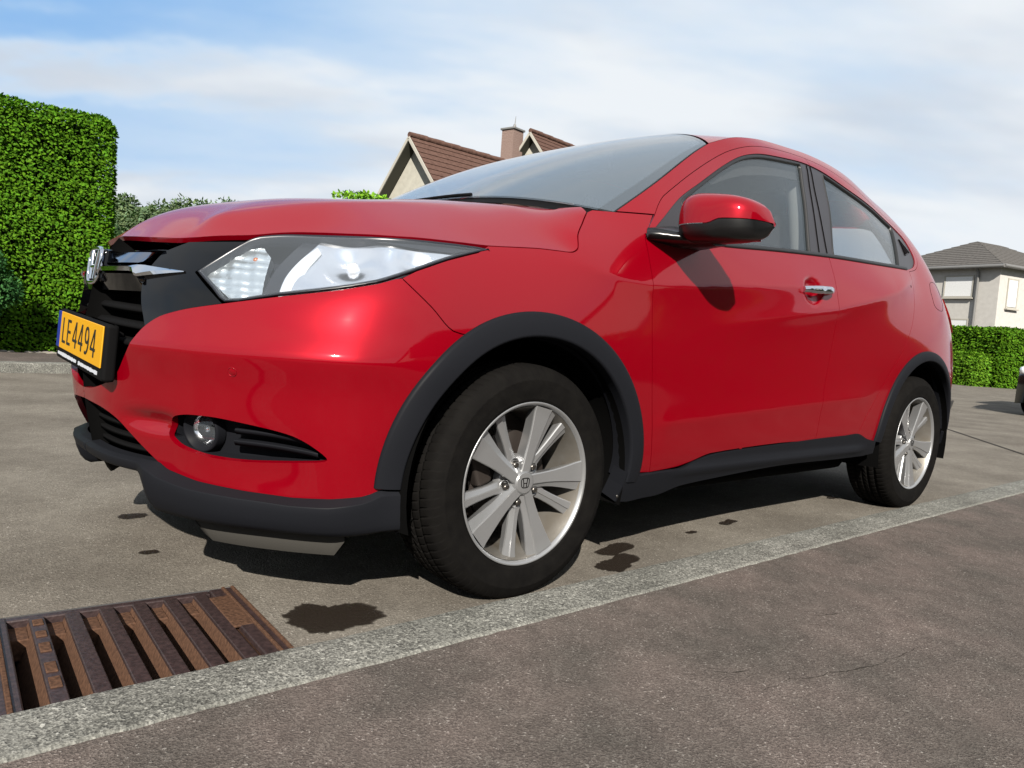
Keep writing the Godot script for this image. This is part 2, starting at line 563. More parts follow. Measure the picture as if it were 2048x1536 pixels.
const CREASE_A := [Vector2(-0.05, 0.955), Vector2(0.15, 0.952), Vector2(0.29, 0.930), Vector2(0.45, 0.921), Vector2(0.70, 0.935), Vector2(0.95, 0.960), Vector2(1.37, 0.995), Vector2(1.7, 1.02)]
const CREASE_B := [Vector2(0.58, 0.778), Vector2(1.19, 0.862), Vector2(1.65, 0.926), Vector2(1.9, 0.974), Vector2(2.23, 1.048), Vector2(2.45, 1.12), Vector2(2.6, 1.19)]
const CREASE_C := [Vector2(0.52, 0.478), Vector2(1.43, 0.534), Vector2(2.1, 0.569)]
func creases(u: float, y: float) -> float:
	var d := 0.0
	if u < -0.3:
		d += ridge(y - 0.65, 0.012, 0.05, 0.004) * (1.0 - smoothstep(-0.55, -0.38, u))
		# the scoop that runs into the fog lamp pocket
		d -= 0.022 * exp(-pow((y - 0.455) / 0.022, 2.0)) * smoothstep(-1.27, -1.1, u) * (1.0 - smoothstep(-1.08, -0.98, u))
		return d
	if u > 2.75:
		return 0.0
	d += ridge(y - line_y(u, CREASE_A), 0.013, 0.07, 0.007) * smoothstep(0.0, 0.3, u) * (1.0 - smoothstep(1.3, 1.68, u))
	d += ridge(y - line_y(u, CREASE_B), 0.015, 0.06, 0.012) * smoothstep(0.6, 1.7, u) * (1.0 - smoothstep(2.3, 2.6, u))
	d += ridge(y - line_y(u, CREASE_C), 0.008, 0.05, 0.010) * smoothstep(0.46, 0.6, u) * (1.0 - smoothstep(1.9, 2.12, u))
	# the hollow behind the door handle
	var e := Vector2((u - 1.455) / 0.085, (y - 0.985) / 0.062).length()
	d -= 0.022 * (1.0 - smoothstep(0.35, 1.0, e))
	return d


func pt(u: float, y: float, off := 0.0) -> Vector3:
	var a := clampf((u - su_first) / STEP, 0.0, snu - 1.001)
	var b := clampf((y - LOW) / STEP, 0.0, sny - 1.001)
	var i := int(a)
	var j := int(b)
	var t := a - i
	var s := b - j
	var wa := [t * (-0.5 + t * (1.0 - 0.5 * t)), 1.0 + t * t * (-2.5 + 1.5 * t), t * (0.5 + t * (2.0 - 1.5 * t)), t * t * (-0.5 + 0.5 * t)]
	var w0 := s * (-0.5 + s * (1.0 - 0.5 * s))
	var w1 := 1.0 + s * s * (-2.5 + 1.5 * s)
	var w2 := s * (0.5 + s * (2.0 - 1.5 * s))
	var w3 := s * s * (-0.5 + 0.5 * s)
	var j0 := maxi(j - 1, 0)
	var j2 := mini(j + 1, sny - 1)
	var j3 := mini(j + 2, sny - 1)
	var p := Vector3.ZERO
	for k in 4:
		var q := clampi(i + k - 1, 0, snu - 1) * sny
		p += (pg[q + j0] * w0 + pg[q + j] * w1 + pg[q + j2] * w2 + pg[q + j3] * w3) * wa[k]
	var e := creases(u, y) + off
	return p + ng[i].lerp(ng[mini(i + 1, snu - 1)], t) * e


func pn(u: float, y: float) -> Vector3:
	var e := 0.002
	return (pt(u + e, y) - pt(u - e, y)).cross(pt(u, y + e) - pt(u, y - e)).normalized()


# ---------------------------------------------------------------- panels cut out of a surface
func catmull(pts: Array, per := 6) -> PackedVector2Array:
	var o := PackedVector2Array()
	for i in pts.size() - 1:
		var a: Vector2 = pts[maxi(i - 1, 0)]
		var b: Vector2 = pts[i]
		var c: Vector2 = pts[i + 1]
		var d: Vector2 = pts[mini(i + 2, pts.size() - 1)]
		var l := b.distance_to(c)
		var ka := minf(1.0, l / maxf(b.distance_to(a), 1e-6))
		var kd := minf(1.0, l / maxf(c.distance_to(d), 1e-6))
		var pa := b - (b - a) * ka
		var pd := c + (d - c) * kd
		for k in per:
			o.append(b.cubic_interpolate(c, pa, pd, k / float(per)))
	o.append(pts[-1])
	return o


func poly(parts: Array) -> PackedVector2Array:
	var o := PackedVector2Array()
	for p in parts:
		for q in p:
			if o.is_empty() or o[-1].distance_to(q) > 0.0008:
				o.append(q)
	if o[0].distance_to(o[-1]) < 0.0008:
		o.remove_at(o.size() - 1)
	return o


func dense(p: PackedVector2Array, step: float) -> PackedVector2Array:
	var o := PackedVector2Array()
	for i in p.size():
		var a := p[i]
		var b := p[(i + 1) % p.size()]
		var k := maxi(1, int(ceil(a.distance_to(b) / step)))
		for m in k:
			o.append(a.lerp(b, m / float(k)))
	return o


func shrink(p: PackedVector2Array, by: float) -> PackedVector2Array:
	var q := Geometry2D.offset_polygon(p, -by, Geometry2D.JOIN_SQUARE)
	var best := PackedVector2Array()
	var most := 0.0
	for r in q:
		var s := 0.0
		for i in r.size():
			s += r[i].cross(r[(i + 1) % r.size()])
		if absf(s) > most:
			most = absf(s)
			best = r
	return best


# surf(a, b) -> Vector3; out is roughly the outward direction; edges that keep() refuses get no return
func panel(b: Buf, outline: PackedVector2Array, step: float, surf: Callable, out: Callable, holes: Array = [], returns := 0.012, keep = null) -> void:
	var p := dense(outline, step)
	var hs := []
	for h in holes:
		hs.append(dense(h, step))
	var lo := Vector2(1e9, 1e9)
	var hi := -lo
	for q in p:
		lo = lo.min(q)
		hi = hi.max(q)
	var nx := int((hi.x - lo.x) / step) + 2
	var ny := int((hi.y - lo.y) / step) + 2
	var o := lo - Vector2(step, step) * 0.37
	var mark := PackedByteArray()
	mark.resize((nx + 2) * (ny + 2))
	for ring in [p] + hs:
		for i in ring.size():
			var a: Vector2 = (ring[i] - o) / step
			var c: Vector2 = (ring[(i + 1) % ring.size()] - o) / step
			for x in range(int(minf(a.x, c.x) - 0.001), int(maxf(a.x, c.x) + 0.001) + 1):
				for y in range(int(minf(a.y, c.y) - 0.001), int(maxf(a.y, c.y) + 0.001) + 1):
					mark[x * (ny + 2) + y] = 1
	var seen := {}
	var e := minf(0.003, step * 0.25)
	var vert := func(q: Vector2) -> int:
		var key := Vector2i(roundi(q.x * 2e4), roundi(q.y * 2e4))
		if not seen.has(key):
			var at: Vector3 = surf.call(q.x, q.y)
			var nn: Vector3 = (surf.call(q.x + e, q.y) - at).cross(surf.call(q.x, q.y + e) - at).normalized()
			if nn.dot(out.call(q.x, q.y)) < 0.0:
				nn = -nn
			seen[key] = b.add(at, nn)
		return seen[key]
	for x in nx + 1:
		for y in ny + 1:
			var c := o + Vector2(x, y) * step
			var cell := PackedVector2Array([c, c + Vector2(step, 0), c + Vector2(step, step), c + Vector2(0, step)])
			if mark[x * (ny + 2) + y]:
				var got: Array = Geometry2D.intersect_polygons(cell, p)
				for h in hs:
					var left := []
					for g in got:
						left.append_array(Geometry2D.clip_polygons(g, h))
					got = left
				for g in got:
					var tr := Geometry2D.triangulate_polygon(g)
					for k in range(0, tr.size(), 3):
						var i0: int = vert.call(g[tr[k]])
						var i1: int = vert.call(g[tr[k + 1]])
						var i2: int = vert.call(g[tr[k + 2]])
						if i0 != i1 and i1 != i2 and i0 != i2:
							b.tri_to(i0, i1, i2, b.n[i0])
			else:
				var mid := c + Vector2(step, step) * 0.5
				if not Geometry2D.is_point_in_polygon(mid, p):
					continue
				var inside := true
				for h in hs:
					if Geometry2D.is_point_in_polygon(mid, h):
						inside = false
				if inside:
					var i0: int = vert.call(cell[0])
					var i1: int = vert.call(cell[1])
					var i2: int = vert.call(cell[2])
					var i3: int = vert.call(cell[3])
					b.tri_to(i0, i1, i2, b.n[i0])
					b.tri_to(i0, i2, i3, b.n[i0])
	if returns == 0.0:
		return
	for ring in [p] + hs:
		for i in ring.size():
			var q0: Vector2 = ring[i]
			var q1: Vector2 = ring[(i + 1) % ring.size()]
			if keep != null and not keep.call((q0 + q1) / 2.0):
				continue
			var i0: int = vert.call(q0)
			var i1: int = vert.call(q1)
			var a0 := b.v[i0]
			var a1 := b.v[i1]
			var m0 := b.n[i0] * returns
			var m1 := b.n[i1] * returns
			var side := (a1 - a0).cross(b.n[i0]).normalized()
			var k := b.add(a0, side)
			b.add(a1, side)
			b.add(a1 - m1, side)
			b.add(a0 - m0, side)
			b.tri_to(k, k + 1, k + 2, side)
			b.tri_to(k, k + 2, k + 3, side)


var flip_z := Transform3D(Basis(Vector3(1, 0, 0), Vector3(0, 1, 0), Vector3(0, 0, -1)), Vector3.ZERO)
func out_of(u: float, y: float) -> Vector3:
	return pn(u, y)


func shell_panel(outline: PackedVector2Array, step: float, off = 0.0, holes: Array = [], returns := 0.012, keep = null) -> Buf:
	var b := Buf.new()
	var surf: Callable
	if off is Callable:
		surf = func(u, y): return pt(u, y) + pn(u, y) * off.call(u, y)
	elif off == 0.0:
		surf = func(u, y): return pt(u, y)
	else:
		surf = func(u, y): return pt(u, y) + pn(u, y) * off
	panel(b, outline, step, surf, out_of, holes, returns, keep)
	return b


func pair(called: String, b: Buf, m: Material, parent: Node3D) -> Array:
	return [put(called, b, m, parent), put(called, b.moved(flip_z), m, parent)]


func both(b: Buf) -> Buf:
	var o := b.moved(Transform3D())
	o.join(b.moved(flip_z))
	return o


# a band laid on the shell between two rails; profile holds [share from rail a to rail b, height]
func band(ra: PackedVector2Array, rb: PackedVector2Array, profile: Array) -> Buf:
	var rows := []
	for i in ra.size():
		var row := PackedVector3Array()
		for q in profile:
			var uv := ra[i].lerp(rb[i], q[0])
			row.append(pt(uv.x, uv.y) + pn(uv.x, uv.y) * q[1])
		rows.append(row)
	var b := Buf.new()
	b.grid(rows)
	return b


func arc(c: Vector2, r: float, a0: float, a1: float, n: int) -> PackedVector2Array:
	var o := PackedVector2Array()
	for i in n + 1:
		var a := deg_to_rad(lerpf(a0, a1, i / float(n)))
		o.append(c + Vector2(cos(a), sin(a)) * r)
	return o


# ---------------------------------------------------------------- the red car
const RAIL := [Vector2(0.978, 1.488), Vector2(1.1, 1.532), Vector2(1.2, 1.56), Vector2(1.44, 1.602), Vector2(1.77, 1.625), Vector2(1.95, 1.619), Vector2(2.16, 1.598), Vector2(2.35, 1.572), Vector2(2.5, 1.545)]
const APIN := [Vector2(0.385, 1.141), Vector2(0.478, 1.197), Vector2(0.601, 1.271), Vector2(0.749, 1.36), Vector2(0.87, 1.43), Vector2(0.978, 1.488)]
const HOOD_EDGE := [Vector2(-1.489, 0.932), Vector2(-1.42, 0.931), Vector2(-1.34, 0.928), Vector2(-1.26, 0.925), Vector2(-1.18, 0.9235), Vector2(-1.057, 0.926), Vector2(-0.904, 0.937), Vector2(-0.82, 0.949), Vector2(-0.706, 0.957), Vector2(-0.6, 0.9595), Vector2(-0.519, 0.961), Vector2(-0.369, 0.964), Vector2(-0.25, 0.966), Vector2(-0.142, 0.968), Vector2(-0.051, 0.975), Vector2(0.034, 0.981), Vector2(0.1, 0.982), Vector2(0.146, 0.984), Vector2(0.17, 0.998), Vector2(0.193, 1.041), Vector2(0.238, 1.085), Vector2(0.278, 1.124)]
const LAMP := [Vector2(-1.0, 0.838), Vector2(-0.897, 0.929), Vector2(-0.869, 0.941), Vector2(-0.797, 0.951), Vector2(-0.685, 0.9545), Vector2(-0.514, 0.957), Vector2(-0.364, 0.960), Vector2(-0.241, 0.962), Vector2(-0.173, 0.9615), Vector2(-0.137, 0.957), Vector2(-0.179, 0.946), Vector2(-0.283, 0.914), Vector2(-0.385, 0.877), Vector2(-0.452, 0.853), Vector2(-0.494, 0.839), Vector2(-0.594, 0.817), Vector2(-0.747, 0.791), Vector2(-0.885, 0.766), Vector2(-0.936, 0.799)]
const BUMP_TOP := [Vector2(-1.489, 0.505), Vector2(-1.40, 0.512), Vector2(-1.31, 0.530), Vector2(-1.241, 0.557), Vector2(-1.193, 0.605), Vector2(-1.150, 0.651), Vector2(-1.118, 0.692), Vector2(-1.074, 0.721), Vector2(-0.995, 0.744), Vector2(-0.885, 0.764)]
const RED_BOTTOM := [Vector2(-0.46, 0.333), Vector2(-0.484, 0.322), Vector2(-0.508, 0.315), Vector2(-0.582, 0.307), Vector2(-0.684, 0.303), Vector2(-0.813, 0.307), Vector2(-0.959, 0.316), Vector2(-1.061, 0.332), Vector2(-1.109, 0.355), Vector2(-1.158, 0.385), Vector2(-1.203, 0.415), Vector2(-1.263, 0.448), Vector2(-1.34, 0.465), Vector2(-1.489, 0.472)]
const FOG := [Vector2(-1.050, 0.444), Vector2(-1.040, 0.464), Vector2(-1.015, 0.478), Vector2(-0.971, 0.486), Vector2(-0.884, 0.487), Vector2(-0.756, 0.473), Vector2(-0.684, 0.459), Vector2(-0.635, 0.437), Vector2(-0.596, 0.406), Vector2(-0.659, 0.395), Vector2(-0.810, 0.383), Vector2(-0.921, 0.385), Vector2(-0.982, 0.393), Vector2(-1.020, 0.403), Vector2(-1.044, 0.422)]
const DOOR_UP := [Vector2(0.461, 1.062), Vector2(0.49, 1.102), Vector2(0.536, 1.152), Vector2(0.569, 1.190), Vector2(0.608, 1.225), Vector2(0.779, 1.326), Vector2(0.967, 1.424), Vector2(1.1, 1.484), Vector2(1.249, 1.532), Vector2(1.403, 1.562), Vector2(1.6, 1.582), Vector2(1.74, 1.585)]
const DOOR_UP_REAR := [Vector2(1.74, 1.585), Vector2(1.9, 1.575), Vector2(2.1, 1.54), Vector2(2.34, 1.486), Vector2(2.56, 1.425), Vector2(2.66, 1.36), Vector2(2.672, 1.25), Vector2(2.60, 1.19), Vector2(2.48, 1.165)]
const GAP_FD := [Vector2(0.535, 0.32), Vector2(0.505, 0.47), Vector2(0.481, 0.623), Vector2(0.464, 0.80), Vector2(0.458, 0.93), Vector2(0.461, 1.062)]
const GAP_DD := [Vector2(1.655, 1.136), Vector2(1.654, 1.03), Vector2(1.653, 0.94), Vector2(1.643, 0.81), Vector2(1.617, 0.66), Vector2(1.600, 0.58), Vector2(1.596, 0.48), Vector2(1.60, 0.385)]
const DLO_TOP := [Vector2(0.466, 1.064), Vector2(0.56, 1.138), Vector2(0.685, 1.230), Vector2(0.827, 1.307), Vector2(1.023, 1.410), Vector2(1.163, 1.474), Vector2(1.30, 1.513), Vector2(1.447, 1.534), Vector2(1.68, 1.555), Vector2(1.83, 1.546), Vector2(2.044, 1.505), Vector2(2.342, 1.458), Vector2(2.546, 1.398), Vector2(2.63, 1.345), Vector2(2.638, 1.25), Vector2(2.58, 1.20), Vector2(2.455, 1.170)]
const DLO_LOW := [Vector2(2.455, 1.170), Vector2(2.058, 1.154), Vector2(1.652, 1.139), Vector2(1.24, 1.115), Vector2(0.894, 1.089), Vector2(0.466, 1.064)]
const FRONT_HUB := Vector2(0, 0.325)
const REAR_HUB := Vector2(2.61, 0.325)


# the hood is a thin plate bent through its edge, its two pressed creases and its spine (x, y, z)
const HOOD_LINES := [
	Vector3(-0.775, 0.945, 0.27), Vector3(-0.732, 0.964, 0.295), Vector3(-0.705, 0.983, 0.325), Vector3(-0.632, 1.004, 0.375), Vector3(-0.56, 1.024, 0.415), Vector3(-0.47, 1.043, 0.465), Vector3(-0.315, 1.067, 0.52), Vector3(-0.11, 1.094, 0.57), Vector3(0.10, 1.121, 0.605),
	Vector3(-0.80, 0.974, 0), Vector3(-0.72, 1.022, 0), Vector3(-0.62, 1.058, 0), Vector3(-0.50, 1.084, 0), Vector3(-0.36, 1.108, 0), Vector3(-0.2, 1.134, 0), Vector3(-0.05, 1.157, 0), Vector3(0.08, 1.180, 0), Vector3(0.13, 1.187, 0),
	Vector3(0.107, 1.174, 0.153), Vector3(0.121, 1.159, 0.305), Vector3(0.158, 1.147, 0.458), Vector3(0.230, 1.138, 0.611), Vector3(-0.1, 1.135, 0.3), Vector3(-0.3, 1.10, 0.3)]
var hood_at := PackedVector3Array()
var hood_w := PackedFloat64Array()


func plate(r2: float) -> float:
	return 0.5 * r2 * log(r2) if r2 > 1e-12 else 0.0


func plate_pair(x: float, z: float, p: Vector3) -> float:
	var a := (x - p.x) * (x - p.x)
	return plate(a + (z - p.z) * (z - p.z)) + plate(a + (z + p.z) * (z + p.z))


func make_hood() -> void:
	for e in HOOD_EDGE:
		hood_at.append(pt(e.x, e.y))
	for e in HOOD_LINES:
		hood_at.append(e)
	var n := hood_at.size()
	var rows := []
	for i in n + 2:
		var r := PackedFloat64Array()
		r.resize(n + 3)
		for j in n:
			r[j] = plate_pair(hood_at[i].x, hood_at[i].z, hood_at[j]) if i < n else 1.0 if i == n else hood_at[j].x
		if i < n:
			r[i] += 0.0003
			r[n] = 1.0
			r[n + 1] = hood_at[i].x
			r[n + 2] = hood_at[i].y
		rows.append(r)
	var m := n + 2
	for c in m:   # elimination with pivoting
		var best := c
		for i in range(c, m):
			if absf(rows[i][c]) > absf(rows[best][c]):
				best = i
		var swap = rows[c]
		rows[c] = rows[best]
		rows[best] = swap
		var pr: PackedFloat64Array = rows[c]
		for i in range(c + 1, m):
			var ri: PackedFloat64Array = rows[i]
			var f := ri[c] / pr[c]
			if f != 0.0:
				for j in range(c, m + 1):
					ri[j] -= f * pr[j]
				rows[i] = ri
	hood_w.resize(m)
	for i in range(m - 1, -1, -1):
		var s: float = rows[i][m]
		for j in range(i + 1, m):
			s -= rows[i][j] * hood_w[j]
		hood_w[i] = s / rows[i][i]


func hood_y(x: float, z: float) -> float:
	var n := hood_at.size()
	var s := hood_w[n] + hood_w[n + 1] * x
	for i in n:
		s += hood_w[i] * plate_pair(x, z, hood_at[i])
	# the pressed crease
	var near := 1e9
	for k in 8:
		var a := Vector2(HOOD_LINES[k].x, HOOD_LINES[k].z)
		var d := Vector2(HOOD_LINES[k + 1].x, HOOD_LINES[k + 1].z) - a
		var q := Vector2(x, absf(z)) - a
		near = minf(near, (q - d * clampf(q.dot(d) / d.length_squared(), 0.0, 1.0)).length())
	return s + ridge(near, 0.010, 0.07, 0.010) * smoothstep(-0.80, -0.66, x) * (1.0 - smoothstep(-0.30, 0.02, x))


func screen_point(s: float, v: float, off := 0.0) -> Vector3:
	var rail := catmull(APIN, 8)
	var f := v * (rail.size() - 1)
	var i := mini(int(f), rail.size() - 2)
	var e2 := rail[i].lerp(rail[i + 1], f - i)
	var e := pt(e2.x, e2.y, -0.010)
	var c := Vector3(lerpf(0.14, 1.12, v), lerpf(1.187, 1.602, v) + 0.046 * 4.0 * v * (1.0 - v), 0)
	var w := pow(absf(s), 3.6)
	return Vector3(lerpf(c.x, e.x, w), lerpf(c.y, e.y, w) + off, e.z * s)


func roof_point(s: float, v: float, off := 0.0) -> Vector3:
	var rail := catmull(RAIL, 8)
	var f := v * (rail.size() - 1)
	var i := mini(int(f), rail.size() - 2)
	var e2 := rail[i].lerp(rail[i + 1], f - i)
	var e := pt(e2.x, e2.y, -0.002)
	var c := Vector3(lerpf(1.12, 2.53, v), 1.602 + 0.05 * 4.0 * v * (1.0 - v) - 0.01 * v, 0)
	var w := pow(absf(s), 3.6)
	return Vector3(lerpf(c.x, e.x, w), lerpf(c.y, e.y, w) + off, e.z * s)


func sheet(f: Callable, ns: int, nv: int, v0 := 0.0, v1 := 1.0, s1 := 1.0) -> Buf:
	var rows := []
	for i in nv + 1:
		var row := PackedVector3Array()
		for j in ns + 1:
			row.append(f.call(lerpf(-s1, s1, j / float(ns)), lerpf(v0, v1, i / float(nv))))
		rows.append(row)
	var b := Buf.new()
	b.grid(rows)
	return b


func letter_h(w: float, h: float, r: float, flare: float) -> Buf:   # rounded frame with a flared H inside, in the xy plane
	var b := Buf.new()
	var path := PackedVector3Array()
	for k in 33:
		var a := TAU * k / 32.0 + PI / 4.0
		var q := Vector2(cos(a), sin(a))
		var m := pow(pow(absf(q.x), 4.0) + pow(absf(q.y), 4.0), -0.25)
		q *= m
		path.append(Vector3(q.x * w * (1.0 + flare * q.y), q.y * h, 0))
	b.tube(path, r, 8)
	for s in [-1.0, 1.0]:
		var up := PackedVector3Array([Vector3(s * w * 0.34, -h * 0.80, 0), Vector3(s * w * 0.40, -h * 0.1, 0), Vector3(s * w * 0.58, h * 0.84, 0)])
		b.tube(up, r * 1.15, 8)
	b.tube(PackedVector3Array([Vector3(-w * 0.4, -h * 0.08, 0), Vector3(w * 0.4, -h * 0.08, 0)]), r * 1.05, 8)
	return b


func tyre_buf() -> Buf:
	var prof := [[0.214, 0.080], [0.224, 0.094], [0.234, 0.101], [0.240, 0.1035], [0.243, 0.1025], [0.255, 0.106], [0.272, 0.108], [0.288, 0.1075], [0.291, 0.109], [0.294, 0.107], [0.304, 0.1035], [0.314, 0.098], [0.322, 0.0915], [0.328, 0.083], [0.331, 0.072], [0.3325, 0.060], [0.3328, 0.053], [0.325, 0.051], [0.325, 0.043], [0.3332, 0.041], [0.3336, 0.026], [0.3337, 0.019], [0.325, 0.017], [0.325, 0.009], [0.3338, 0.007], [0.3338, 0.0]]
	var full := []
	for q in prof:
		full.append(q)
	for k in range(prof.size() - 2, -1, -1):
		full.append([prof[k][0], -prof[k][1]])
	var rows := []
	var blocks := 84
	for q in full:
		var row := PackedVector3Array()
		var z: float = q[1]
		var r0: float = q[0]
		for k in blocks * 4:
			var m := k % 4
			var a: float = (k / 4 + [0.0, 0.06, 0.74, 0.82][m]) * TAU / blocks
			a += (0.055 - absf(z)) * 0.55 * signf(z) + (0.3 * TAU / blocks if absf(z) < 0.046 else 0.0)
			var r := r0
			if m > 2:
				if r0 > 0.3215:
					r = minf(r, 0.3255 if absf(z) > 0.045 else 0.3275)
				elif r0 > 0.312:
					r -= 0.0035
			row.append(Vector3(cos(a) * r, maxf(sin(a) * r, -0.3252), z))
		rows.append(row)
	var b := Buf.new()
	b.grid(rows, true)
	return b


# a spoke: rows of [r, t_low, t_high, height]; the sides lean in towards the back
func spoke(angle: float, rows_in: Array, thick: float, bevel: float, step: float, drop: float) -> Buf:
	var rows := []
	var turn := Basis(Vector3(0, 0, 1), angle)
	for q in rows_in:
		var r: float = q[0]
		var lo: float = q[1]
		var hi: float = q[2]
		var z: float = q[3]
		var w := (hi - lo) * 0.16
		var row := PackedVector3Array()
		var d := (hi - lo) * step
		for p in [[lo + w, z - thick], [lo, z - drop - bevel * 1.6], [lo + bevel * 0.3, z - drop - bevel * 0.4], [lo + d, z - drop * 0.55], [lo + d + bevel * 0.5, z], [hi - bevel, z], [hi - bevel * 0.25, z - bevel * 0.5], [hi, z - bevel * 1.6], [hi - w, z - thick]]:
			row.append(turn * Vector3(sqrt(maxf(r * r - p[0] * p[0], 0.0)), p[0], p[1]))
		rows.append(row)
	var b := Buf.new()
	# flat facets: every strip on its own
	for k in rows[0].size() - 1:
		var strip := []
		for row in rows:
			strip.append(PackedVector3Array([row[k], row[k + 1]]))
		b.grid(strip)
	return b


func make_wheel(parent: Node3D, at: Vector3, mirror: bool, turn: float, shared: Dictionary) -> void:
	var o := Node3D.new()
	o.name = "wheel"
	parent.add_child(o, true)
	o.position = at
	o.rotation.y = PI if mirror else 0.0
	if shared.is_empty():
		shared.tyre = tyre_buf().mesh()
		var rim := Buf.new()
		rim.lathe(PackedVector2Array([Vector2(0.222, 0.094), Vector2(0.2295, 0.0985), Vector2(0.2305, 0.1015), Vector2(0.2290, 0.1030), Vector2(0.2258, 0.1030), Vector2(0.2215, 0.0995), Vector2(0.218, 0.092)]), 96)
		shared.rim = rim.mesh()
		var bar := Buf.new()
		bar.lathe(PackedVector2Array([Vector2(0.217, 0.093), Vector2(0.211, 0.080), Vector2(0.205, 0.058), Vector2(0.197, 0.03), Vector2(0.192, -0.02), Vector2(0.192, -0.09), Vector2(0.21, -0.1)]), 96)
		shared.barrel = bar.mesh()
		var disc := Buf.new()
		disc.lathe(PackedVector2Array([Vector2(0.0, 0.022), Vector2(0.07, 0.022), Vector2(0.075, 0.012), Vector2(0.138, 0.012), Vector2(0.14, 0.0), Vector2(0.0, 0.0)]), 64)
		disc.lathe(PackedVector2Array([Vector2(0.0, -0.085), Vector2(0.20, -0.085), Vector2(0.2, -0.09)]), 48)
		shared.disc = disc.mesh()
		var cal := Buf.new()
		cal.soft_box(Vector3(-0.125, 0.045, 0.022), Vector3(0.055, 0.11, 0.05), 0.012, Basis(Vector3(0, 0, 1), 0.35))
		shared.caliper = cal.mesh()
		var hub := Buf.new()
		hub.lathe(PackedVector2Array([Vector2(0.076, 0.036), Vector2(0.074, 0.058), Vector2(0.068, 0.0585), Vector2(0.044, 0.0625), Vector2(0.0345, 0.0815), Vector2(0.0325, 0.0862), Vector2(0.031, 0.0858)]), 72)
		shared.hub = hub.mesh()
		var cap := Buf.new()
		cap.lathe(PackedVector2Array([Vector2(0.031, 0.0845), Vector2(0.0302, 0.0868), Vector2(0.028, 0.0880), Vector2(0.0, 0.0888)]), 48)
		shared.cap = cap.mesh()
		shared.badge = letter_h(0.0145, 0.0135, 0.0014, 0.12).moved(Transform3D(Basis(), Vector3(0, 0, 0.0884))).mesh()
		var nut := Buf.new()
		nut.lathe(PackedVector2Array([Vector2(0.0112, 0.035), Vector2(0.0110, 0.0735), Vector2(0.0090, 0.0775), Vector2(0.0045, 0.0785), Vector2(0.0, 0.0785)]), 6)
		shared.nut = nut.mesh()
		var seat := Buf.new()
		seat.lathe(PackedVector2Array([Vector2(0.0195, 0.066), Vector2(0.0180, 0.0685), Vector2(0.0158, 0.066), Vector2(0.0145, 0.045)]), 24)
		shared.seat = seat.mesh()
		shared.wide = spoke(0.0, [[0.028, -0.021, 0.021, 0.0845], [0.06, -0.0225, 0.0215, 0.0840], [0.09, -0.0240, 0.0230, 0.0850], [0.12, -0.0280, 0.0255, 0.0870], [0.15, -0.0340, 0.0295, 0.0892], [0.18, -0.0410, 0.0345, 0.0912], [0.2, -0.0460, 0.0380, 0.0925], [0.2185, -0.0500, 0.0410, 0.0965]], 0.045, 0.0030, 0.30, 0.009).mesh()
		shared.narrow = spoke(0.0, [[0.040, -0.022, 0.022, 0.0655], [0.075, -0.0185, 0.0195, 0.0670], [0.10, -0.0150, 0.0160, 0.0690], [0.13, -0.0145, 0.0165, 0.0715], [0.16, -0.0155, 0.0180, 0.0745], [0.19, -0.0180, 0.0205, 0.0775], [0.2125, -0.0205, 0.0230, 0.0815]], 0.035, 0.004, 0.42, 0.007).mesh()
	put("tyre", shared.tyre, M.tyre_rubber, o)
	var r := put("rim", shared.rim, M.alloy_silver, o)
	put("barrel", shared.barrel, M.alloy_barrel, r)
	put("hub", shared.hub, M.alloy_silver, r)
	put("brake_disc", shared.disc, M.brake_iron, o)
	put("brake_caliper", shared.caliper, M.brake_iron, o)
	var cap := put("hub_cap", shared.cap, M.alloy_silver, o)
	put("badge", shared.badge, M.matt_black, cap)
	for k in 5:
		var a := deg_to_rad(75.0 + 72.0 * k) + turn
		var w := put("spoke", shared.wide, M.alloy_silver, r)
		w.rotation.z = a
		var nr := put("spoke", shared.narrow, M.alloy_silver, r)
		nr.rotation.z = a - deg_to_rad(29.5)
		var n := put("wheel_nut", shared.nut, M.steel_nut, o)
		n.position = Vector3(cos(a - deg_to_rad(29.5)), sin(a - deg_to_rad(29.5)), 0) * 0.0572
		put("nut_seat", shared.seat, M.alloy_silver, n)
	if turn != 0.0:
		cap.rotation.z = turn


func arch_trim(c: Vector2, ri: float, ro: float, a0: float, a1: float) -> Buf:
	var inner := arc(c, ri, a0, a1, 64)
	var outer := arc(c, ro, a0, a1, 64)
	return band(inner, outer, [[0.0, -0.06], [0.0, 0.006], [0.035, 0.0145], [0.12, 0.0175], [0.55, 0.0165], [0.86, 0.0125], [0.96, 0.0085], [1.0, 0.002], [1.0, -0.006]])


